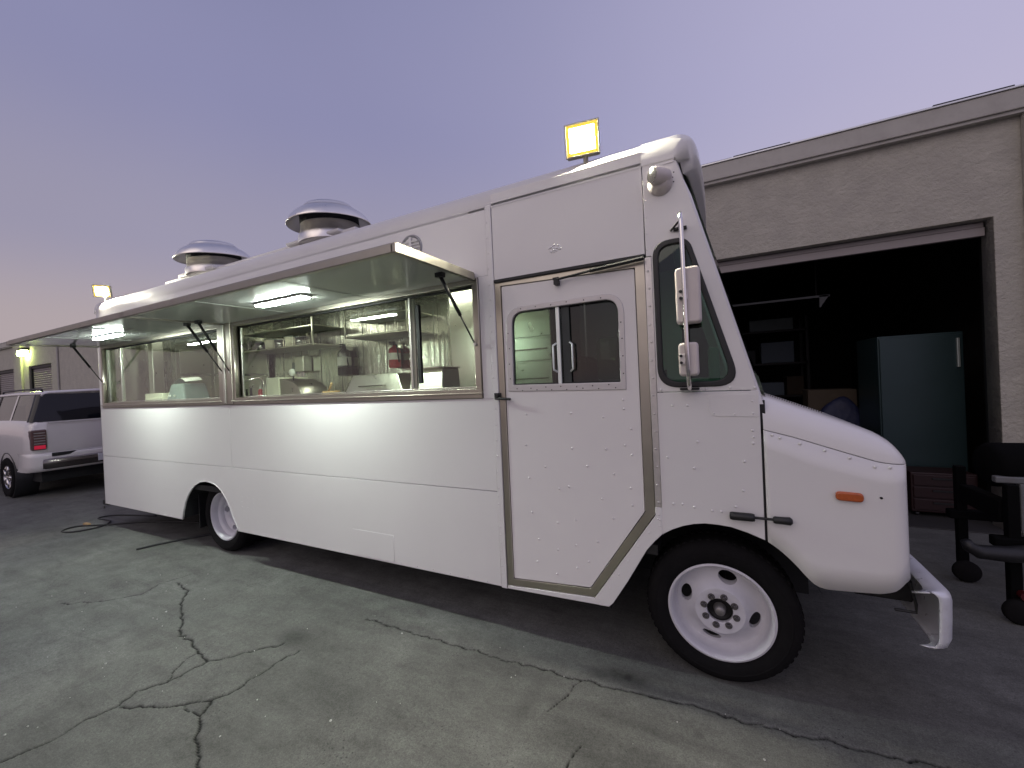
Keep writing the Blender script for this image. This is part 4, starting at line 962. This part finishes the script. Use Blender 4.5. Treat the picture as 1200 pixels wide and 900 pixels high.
t_ = thing('serving_scoop', 'small wooden handled scoop lying on the serving counter', 'scoop', (-3.5,.42,CZ))
MB().lathe([(0,0),(.05,.01),(.085,.045),(.09,.08),(.082,.078),(.045,.018),(0,.012)], (-3.55,.45,CZ), (0,0,1), 24).build('bowl', wood, t_, smooth=True)
MB().tube([(-3.60,.45,CZ+.06), (-3.50,.42,CZ+.16)], .011, 8).build('handle', wood, t_, smooth=True)
t_ = thing('soap_dispenser', 'grey dispenser on the kitchen wall below the hung shelf', 'dispenser', (-6.2,2.2,1.95))
MB().box((-6.42,2.08,2.12), (-6.18,2.246,2.40)).build('body', kitchenb, t_, bevel=.02); MB().box((-6.55,2.12,2.10), (-6.44,2.246,2.30)).build('side_box', greyplastic, t_, bevel=.015)
for k in range(3): MB().cyl((-6.38+.07*k,2.12,1.95), (-6.38+.07*k,2.12,2.12), .014, 8).build('nozzle', chrome, t_)
t_ = thing('tap', 'tall chrome tap standing by the window post', 'tap', (-4.75,.55,CZ))
MB().tube([(-4.85,.55,CZ),(-4.85,.55,1.93),(-4.87,.55,1.96),(-4.93,.53,1.97),(-5.10,.45,1.93)], .012, 10).build('spout', chrome, t_, smooth=True)
MB().cyl((-5.02,.5,CZ), (-5.02,.5,1.86), .014, 10).build('valve', darkmetal, t_); MB().cyl((-5.12,.5,CZ), (-5.12,.5,1.84), .018, 10).build('valve', darkmetal, t_)

for k in range(4):
    x_ = -6.62+k*.13; lab = ['leftmost','second','third','rightmost'][k]
    t_ = thing('squeeze_bottle', '%s of four squeeze bottles on the back counter of the kitchen' % lab, 'bottle', (x_,1.6,1.662), 'squeeze bottles on the back counter')
    MB().lathe([(0,0),(.035,0),(.038,.02),(.038,.15),(.03,.18),(.014,.19),(.012,.2)], (x_,1.6,1.662), (0,0,1), 16).build('body', [red, cream, wood, labelw][k], t_, smooth=True)
    MB().lathe([(.016,.19),(.014,.21),(.004,.26),(0,.262)], (x_,1.6,1.662), (0,0,1), 12).build('nozzle', labelw, t_, smooth=True)
for k in range(3):
    x_ = -4.62+k*.42; lab = ['left','middle','right'][k]
    t_ = thing('stock_pot', '%s of three steel stock pots on the back counter' % lab, 'pot', (x_,1.85,1.662), 'stock pots on the back counter')
    MB().lathe([(0,0),(.15,0),(.16,.015),(.16,.22+.04*k),(.168,.225+.04*k),(.155,.225+.04*k),(.15,.02),(0,.015)], (x_,1.85,1.662), (0,0,1), 32).build('body', kitchenb, t_, smooth=True)
    MB().tube([(x_-.05,1.69,1.80),(x_-.05,1.66,1.80),(x_+.05,1.66,1.80),(x_+.05,1.69,1.80)], .008, 8).build('handle', chrome, t_, smooth=True)
for k in range(5):
    x_ = -7.1+k*.27
    t_ = thing('food_tub', '%s of five pale food tubs on the long hung shelf' % ['leftmost','second','middle','fourth','rightmost'][k], 'tub', (x_,1.95,2.527), 'tubs on the hung shelf')
    MB().lathe([(0,0),(.085,0),(.10,.15+.03*(k%2)),(.095,.15+.03*(k%2)),(.08,.01),(0,.01)], (x_,1.95,2.527), (0,0,1), 24).build('body', cream if k%2 else silver, t_, smooth=True)
    MB().lathe([(0,.163+.03*(k%2)),(.104,.16+.03*(k%2)),(.104,.148+.03*(k%2))], (x_,1.95,2.527), (0,0,1), 24).build('lid', greyplastic, t_, smooth=True)

# ================================================================== SUV behind the truck
SX, SY = -10.92, .10              # rear face, near side
suv = thing('parked_suv', 'white full-size SUV parked tail-on behind the food truck', 'SUV', (SX-2.7, SY+1.0, 0))
SW = 2.0
def sv(x): return SX-x            # x = metres forward of the tail (it faces away, towards -X)
# lower body loft: stations along the length
st = [(0.02,.62,1.40,.06),(.06,.56,1.44,.02),(.35,.50,1.46,.0),(1.2,.48,1.47,.0),(3.3,.46,1.46,.0),(3.9,.46,1.42,.0),(4.6,.48,1.34,.01),(5.2,.52,1.26,.04),(5.35,.62,1.1,.14)]
rows = []
for x, zb, zt, ins in st:
    a, b_ = SY+ins, SY+SW-ins; hb = zb+(zt-zb)*.45
    rows.append([(sv(x), a+.06, zb), (sv(x), a+.015, zb+.08), (sv(x), a-.012, hb), (sv(x), a+.0, zt-.20), (sv(x), a+.03, zt-.05), (sv(x), a+.07, zt), (sv(x), SY+SW/2, zt+.01), (sv(x), b_-.07, zt), (sv(x), b_-.03, zt-.05), (sv(x), b_, zt-.20), (sv(x), b_+.012, hb), (sv(x), b_-.015, zb+.08), (sv(x), b_-.06, zb), (sv(x), SY+SW/2, zb), (sv(x), a+.06, zb)])
mb = MB().grid(rows)
L = len(rows[0])-1; mb.f.append(tuple(range(L))); bse = (len(rows)-1)*(L+1); mb.f.append(tuple(bse+k for k in range(L)))
body = mb.build('body', suvpaint, suv, smooth=True)
body.data.set_sharp_from_angle(angle=math.radians(50))
# cabin: roof, pillars and glass
def cab_pt(x, y, z): return (sv(x), y, z)
zr = 2.00
rows = []
for x, dz in ((.16,-.035),(.22,-.01),(.5,.0),(1.5,.012),(2.6,.005),(3.1,-.035)):
    rows.append([cab_pt(x, SY+.20, zr+dz-.05), cab_pt(x, SY+.225, zr+dz-.012), cab_pt(x, SY+.30, zr+dz+.012), cab_pt(x, SY+SW/2, zr+dz+.04), cab_pt(x, SY+SW-.30, zr+dz+.012), cab_pt(x, SY+SW-.225, zr+dz-.012), cab_pt(x, SY+SW-.20, zr+dz-.05)])
mb = MB().grid(rows); rf_ = mb.build('roof', suvpaint, suv, smooth=True)
so = rf_.modifiers.new('t', 'SOLIDIFY'); so.thickness = .03; so.offset = -1
zb_ = 1.44
def quad(pts, nm, m_, par=suv): return MB().add(pts, [(0,1,2,3)]).build(nm, m_, par)
# rear glass wraps round the corner, dark
rows = []
for u in (0,.25,.5,.75,1):
    z = zb_+(zr-.05-zb_)*u; x = .045+.115*u**1.4; k = .07+.13*u
    rows.append([cab_pt(x+.16, SY+k-.045+.012*u, z), cab_pt(x+.05, SY+k-.02, z), cab_pt(x, SY+k+.06, z), cab_pt(x-.01, SY+SW/2, z), cab_pt(x, SY+SW-k-.06, z), cab_pt(x+.05, SY+SW-k+.02, z), cab_pt(x+.16, SY+SW-k+.045-.012*u, z)])
MB().grid(rows).build('rear_window', mat('rear_glass_dark', (.006,.006,.010), .08, coat=.0, spec=.35), suv, smooth=True)
def side(y, s, y2):
    # glass band and pillars on one side; s = +1 near, -1 far
    zA, zB = zb_, zr-.06
    segs = [(.24,1.22,'quarter_window'),(1.30,2.22,'side_window'),(2.30,3.25,'side_window')]
    for a, b_, nm in segs:
        tp = .02 if b_ < 3 else -.42
        quad([cab_pt(a, y, zA), cab_pt(b_+(.35 if b_ > 3 else 0), y, zA), cab_pt(b_+tp+(.10 if b_ > 3 else 0), y2, zB), cab_pt(a+.05, y2, zB)], nm, glass_suvq)
    for a in (.19, 1.22, 2.22):
        quad([cab_pt(a-.005, y-.006*s, zA), cab_pt(a+.085, y-.006*s, zA), cab_pt(a+.125, y2-.006*s, zB+.01), cab_pt(a+.045, y2-.006*s, zB+.01)], 'pillar', suvpaint if a < 2 else black)
    quad([cab_pt(3.6, y-.006*s, zA), cab_pt(3.75, y-.006*s, zA), cab_pt(3.0, y2-.006*s, zB+.02), cab_pt(2.9, y2-.006*s, zB+.02)], 'pillar', suvpaint)
side(SY+.065, 1, SY+.205); side(SY+SW-.065, -1, SY+SW-.205)
quad([cab_pt(3.75, SY+.09, zb_), cab_pt(3.75, SY+SW-.09, zb_), cab_pt(3.02, SY+SW-.23, zr-.05), cab_pt(3.02, SY+.23, zr-.05)], 'windscreen', glass_suvq)
MB().box((sv(2.3),SY+.3,1.2), (sv(2.1),SY+.9,1.75)).build('seat', seatm, suv, bevel=.05); MB().box((sv(1.25),SY+.25,1.2), (sv(1.08),SY+SW-.25,1.78)).build('seat', windlight, suv, bevel=.06)
# tailgate skin, bumper, lamps, plate
MB().grid([[cab_pt(.012-.016*math.sin(PI*v), SY+.22+(SW-.44)*u, .86+(1.425-.86)*v) for u in (0,.1,.3,.5,.7,.9,1)] for v in (0,.15,.35,.6,.85,1)]).build('tailgate', suvpaint, suv, smooth=True)
MB().box((SX-.02,SY+.24,1.405), (SX+.008,SY+SW-.24,1.428)).build('tailgate_lip', suvpaint, suv, bevel=.006)
bs = []
for yy, dx in ((-.02,-.55),(-.035,-.30),(-.02,-.08),(.05,.04),(.20,.085),(.6,.105),(1.0,.11),(1.4,.105),(SW-.20,.085),(SW-.05,.04),(SW+.02,-.08),(SW+.035,-.30),(SW+.02,-.55)):
    bs.append([(SX+dx-.06,SY+yy,.87),(SX+dx-.005,SY+yy,.855),(SX+dx,SY+yy,.80),(SX+dx,SY+yy,.64),(SX+dx-.02,SY+yy,.56),(SX+dx-.09,SY+yy,.53)])
MB().grid(bs).build('rear_bumper', suvpaint, suv, smooth=True)
bs = []
for yy, dx in ((.13,.062),(.20,.097),(.6,.117),(1.0,.122),(1.4,.117),(SW-.20,.097),(SW-.13,.062)):
    bs.append([(SX+dx-.012,SY+yy,.765),(SX+dx,SY+yy,.755),(SX+dx+.004,SY+yy,.68),(SX+dx,SY+yy,.60),(SX+dx-.02,SY+yy,.575)])
MB().grid(bs).build('bumper_chrome', mat('bumper_dark_chrome', (.20,.18,.17), .22, metal=1, var=.3, vscale=4), suv, smooth=True)
MB().box((SX+.02,SY+.24,.795), (SX+.098,SY+SW-.24,.862)).build('bumper_step', black, suv, bevel=.01)
for s_, yl in ((1, SY+.015), (-1, SY+SW-.205)):
    tl = MB().box((SX-.12,yl,.93), (SX+.025,yl+.19,1.30)).build('tail_light', taillens, suv, bevel=.02)
    MB().box((SX+.0265,yl+.03,.95), (SX+.031,yl+.17,1.015)).build('red_lens', tailred, tl, bevel=.004)
    for k in range(5): MB().box((SX+.0265,yl+.03,1.04+k*.048), (SX+.029,yl+.17,1.058+k*.048)).build('lens_rib', suvchrome, tl)
MB().box((SX+.118,SY+.84,.61), (SX+.126,SY+1.16,.75)).build('licence_plate', plate_m, suv, bevel=.004)
MB().tube([cab_pt(.35, SY+.27, zr+.01), cab_pt(.40, SY+.27, zr+.05), cab_pt(1.4, SY+.27, zr+.062), cab_pt(2.5, SY+.27, zr+.05), cab_pt(2.55, SY+.27, zr+.01)], .016, 8).build('roof_rail', black, suv, smooth=True)
MB().tube([cab_pt(.35, SY+SW-.27, zr+.01), cab_pt(.40, SY+SW-.27, zr+.05), cab_pt(1.4, SY+SW-.27, zr+.062), cab_pt(2.5, SY+SW-.27, zr+.05), cab_pt(2.55, SY+SW-.27, zr+.01)], .016, 8).build('roof_rail', black, suv, smooth=True)
MB().box((SX+.02,SY+1.0,1.20), (SX+.045,SY+1.10,1.24)).build('tailgate_handle', black, suv, bevel=.005)
for cx_ in (1.22, 4.35):
    for yy, s_ in ((SY-.015, 1), (SY+SW+.015, -1)):
        w_ = MB().lathe([(.22,.02*s_),(.30,-.012*s_),(.36,-.005*s_),(.385,.03*s_),(.39,.12*s_),(.385,.22*s_),(.3,.25*s_)], (sv(cx_),yy,.39), (0,1,0), 48).build('wheel', rubber, suv, smooth=True)
        MB().lathe([(.225,.005*s_),(.215,.03*s_),(.20,.05*s_),(.08,.03*s_),(.03,.01*s_),(0,.01*s_)], (sv(cx_),yy,.39), (0,1,0), 32).build('rim', suvchrome, w_, smooth=True)
        for k in range(5):
            a = 2*PI*k/5; ca, sa = math.cos(a), math.sin(a)
            MB().tube([(sv(cx_)+.05*ca,yy+.012*s_,.39+.05*sa), (sv(cx_)+.21*ca,yy+.012*s_,.39+.21*sa)], [.035,.02], 8).build('spoke', suvchrome, w_, smooth=True)
        MB().lathe([(.43,-.004*s_),(.455,-.004*s_),(.455,.3*s_)], (sv(cx_),yy+.012*s_,.41), (0,1,0), 40).build('wheel_arch', suvpaint if False else black, suv, smooth=True)
MB().box((sv(4.6),SY+.2,.30), (sv(.3),SY+SW-.2,.52)).build('underbody', chassis, suv)

# ================================================================== things in and by the open bay
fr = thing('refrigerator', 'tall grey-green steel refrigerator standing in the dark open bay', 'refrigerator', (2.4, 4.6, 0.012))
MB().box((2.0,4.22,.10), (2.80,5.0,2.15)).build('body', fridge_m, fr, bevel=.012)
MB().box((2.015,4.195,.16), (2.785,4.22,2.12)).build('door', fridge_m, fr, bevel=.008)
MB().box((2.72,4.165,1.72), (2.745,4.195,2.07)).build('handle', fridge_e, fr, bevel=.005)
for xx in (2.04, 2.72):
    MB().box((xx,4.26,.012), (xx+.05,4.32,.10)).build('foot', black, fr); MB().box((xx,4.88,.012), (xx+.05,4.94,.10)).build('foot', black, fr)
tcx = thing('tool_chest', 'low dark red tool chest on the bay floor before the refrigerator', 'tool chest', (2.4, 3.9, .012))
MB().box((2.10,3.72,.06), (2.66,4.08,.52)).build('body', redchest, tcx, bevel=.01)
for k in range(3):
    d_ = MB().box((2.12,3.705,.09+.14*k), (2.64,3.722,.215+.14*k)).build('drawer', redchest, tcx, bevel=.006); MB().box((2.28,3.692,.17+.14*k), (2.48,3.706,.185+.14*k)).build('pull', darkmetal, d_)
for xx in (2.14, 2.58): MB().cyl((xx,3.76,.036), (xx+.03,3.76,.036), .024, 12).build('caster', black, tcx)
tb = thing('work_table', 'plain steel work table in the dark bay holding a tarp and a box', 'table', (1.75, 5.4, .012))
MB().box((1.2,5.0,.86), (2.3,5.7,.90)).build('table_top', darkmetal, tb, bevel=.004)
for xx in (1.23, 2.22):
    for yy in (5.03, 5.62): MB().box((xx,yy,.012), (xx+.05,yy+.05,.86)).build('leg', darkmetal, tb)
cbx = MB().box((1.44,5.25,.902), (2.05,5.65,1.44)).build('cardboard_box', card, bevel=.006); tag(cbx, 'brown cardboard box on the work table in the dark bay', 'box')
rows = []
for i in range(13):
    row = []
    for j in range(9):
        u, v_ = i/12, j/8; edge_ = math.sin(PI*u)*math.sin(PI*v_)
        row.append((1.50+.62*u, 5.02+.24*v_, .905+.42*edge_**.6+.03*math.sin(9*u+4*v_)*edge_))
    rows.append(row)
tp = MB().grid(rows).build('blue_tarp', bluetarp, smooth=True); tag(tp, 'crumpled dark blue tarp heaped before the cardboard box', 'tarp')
rk = thing('storage_rack', 'black steel storage rack full of shadowed goods at the back of the bay', 'rack', (.9, 8.0, .012))
for xx in (-.1, 1.9):
    for yy in (7.7, 8.3): MB().box((xx,yy,.012), (xx+.05,yy+.05,2.9)).build('post', darkmetal, rk)
for zz in (.5, 1.2, 1.9, 2.6): MB().box((-.1,7.7,zz), (1.95,8.35,zz+.04)).build('shelf', darkmetal, rk)
i = 0
for zz, items in ((1.24, [(0,.4,.3),(.5,.35,.45),(1.0,.5,.28),(1.55,.3,.4)]), (1.94, [(.05,.5,.4),(.7,.3,.3),(1.1,.6,.45)]), (2.64, [(.1,.6,.3),(.9,.8,.25)])):
    for x0_, w_, h_ in items:
        i += 1; nm = ['brown','grey','dark green','pale blue'][i % 4]
        cm = [card, greyplastic, interior_dark, mat('pale_blue_plastic', (.12,.16,.2), .5)][i % 4]
        lab = {1:'grey plastic crate at the low left end of the storage rack',2:'dark green crate second from left on the low rack shelf',3:'pale blue crate second from right on the low rack shelf',4:'brown carton at the right end of the low rack shelf',
               5:'grey plastic crate at the left end of the middle rack shelf',6:'dark green crate in the middle of the middle rack shelf',7:'pale blue wide crate at the right of the middle rack shelf',8:'brown wide carton on the left of the top rack shelf',9:'grey long crate on the right of the top rack shelf'}[i]
        o_ = MB().box((x0_,7.74,zz+.002), (x0_+w_,8.25,zz+h_)).build('carton' if i % 4 == 0 else 'crate', cm, bevel=.01); tag(o_, lab, 'carton' if i % 4 == 0 else 'crate', 'goods on the storage rack')
rl = thing('hanging_rail', 'thin pale metal rail hung below the ceiling of the dark bay', 'rail', (1.0, 4.6, 2.8))
MB().box((-.6,4.5,2.78), (1.60,4.54,2.81)).build('rail', greyeq, rl, bevel=.003)
MB().add([(1.60,4.5,2.81),(1.60,4.54,2.81),(1.48,4.54,2.81),(1.48,4.5,2.81),(1.49,4.5,2.64),(1.49,4.54,2.64),(1.48,4.54,2.64),(1.48,4.5,2.64)], [(0,1,2,3),(4,5,6,7),(0,4,5,1),(1,5,6,2),(2,6,7,3),(3,7,4,0)]).build('gusset', greyeq, rl)
for xx in (-.5, 1.45): MB().cyl((xx,4.52,2.81), (xx,4.52,4.0), .008, 8).build('hanger_rod', darkmetal, rl)
eq = thing('shop_machine', 'black wheeled shop machine with a pale grey bracket in front of the bay jamb', 'machine', (2.05, 1.9, 0))
MB().lathe([(0,0),(.13,.0),(.155,.03),(.155,.75),(.13,.78),(0,.78)], (1.66,1.55,1.03), (1,.12,0), 28).build('drum', blackeq, eq, smooth=True)
MB().box((1.64,1.40,.93), (1.80,1.45,.975)).build('bracket_arm', greyeq, eq, bevel=.008)
MB().box((1.755,1.40,.60), (1.815,1.45,.93)).build('bracket_leg', greyeq, eq, bevel=.008)
MB().box((1.60,1.34,.50), (2.5,1.42,.57)).build('frame_beam', blackeq, eq, bevel=.01); MB().box((1.62,1.95,.50), (2.5,2.03,.57)).build('frame_beam', blackeq, eq, bevel=.01)
MB().tube([(1.78,1.30,.50),(1.62,1.27,.485),(1.48,1.25,.49),(1.43,1.245,.52),(1.415,1.245,.56)], [.055,.052,.046,.036,.028], 12).build('padded_arm', black, eq, smooth=True)
for (xx, yy) in ((1.70,1.38),(2.4,1.38),(1.70,1.99),(2.4,1.99)):
    MB().box((xx-.03,yy-.03,.10), (xx+.03,yy+.03,.93)).build('upright', blackeq, eq, bevel=.006); MB().lathe([(0,-.025),(.075,-.025),(.085,-.012),(.085,.012),(.075,.025),(0,.025)], (xx,yy-.05,.085), (0,1,0), 24).build('wheel', rubber, eq, smooth=True)
MB().box((1.66,1.42,.66), (1.74,1.9,.80)).build('motor_box', blackeq, eq, bevel=.01)
MB().tube([(1.82,1.36,.90),(1.90,1.33,.75),(1.98,1.33,.66),(2.2,1.33,.62)], .008, 8).build('cable', blackeq, eq, smooth=True)
MB().box((1.74,1.35,.60), (2.4,1.37,.615)).build('guide_wire', galv, eq)
MB().cyl((1.72,1.30,.20), (1.72,1.345,.20), .03, 12).build('knob', mat('red_plastic', (.06,.004,.006), .4), eq)

for c_ in eq.children: c_.data.transform(Matrix.Translation((.13,.05,0)))
# ================================================================== cords on the ground
cds = [(-6.3,.60,.012),(-7.2,.35,.012),(-7.75,.02,.012),(-8.1,-.17,.012),(-8.02,-.335,.012),(-7.80,-.28,.012),(-7.72,-.06,.012),(-7.9,.12,.014),(-8.3,.12,.012),(-8.2,.30,.013),(-7.5,.50,.012)]
def smooth(P, n_=8):
    P = [Vector(q) for q in P]; o_ = []
    for i in range(len(P)-1):
        a, b_, c_, d_ = P[max(i-1,0)], P[i], P[i+1], P[min(i+2,len(P)-1)]
        for k in range(n_):
            t = k/n_; o_.append(.5*((2*b_)+(c_-a)*t+(2*a-5*b_+4*c_-d_)*t*t+(3*b_-a-3*c_+d_)*t**3))
    return o_+[P[-1]]
o_ = MB().tube(smooth(cds), .010, 8).build('power_cord', cordm, smooth=True); tag(o_, 'black power cord looped on the asphalt under the rear corner of the food truck', 'cord')
o_ = MB().tube(smooth([(-6.09,-.26,.012),(-6.0,-.03,.012),(-5.85,.22,.012),(-5.6,.55,.012)]), .012, 8).build('drain_hose', cordm, smooth=True); tag(o_, 'short straight black hose poking out beside the rear wheel', 'hose')
pl_ = MB().box((-8.12,-.10,.004), (-7.98,-.055,.035)).build('cord_plug', wood, bevel=.008); tag(pl_, 'small tan plug lying inside the loop of black cord', 'plug')
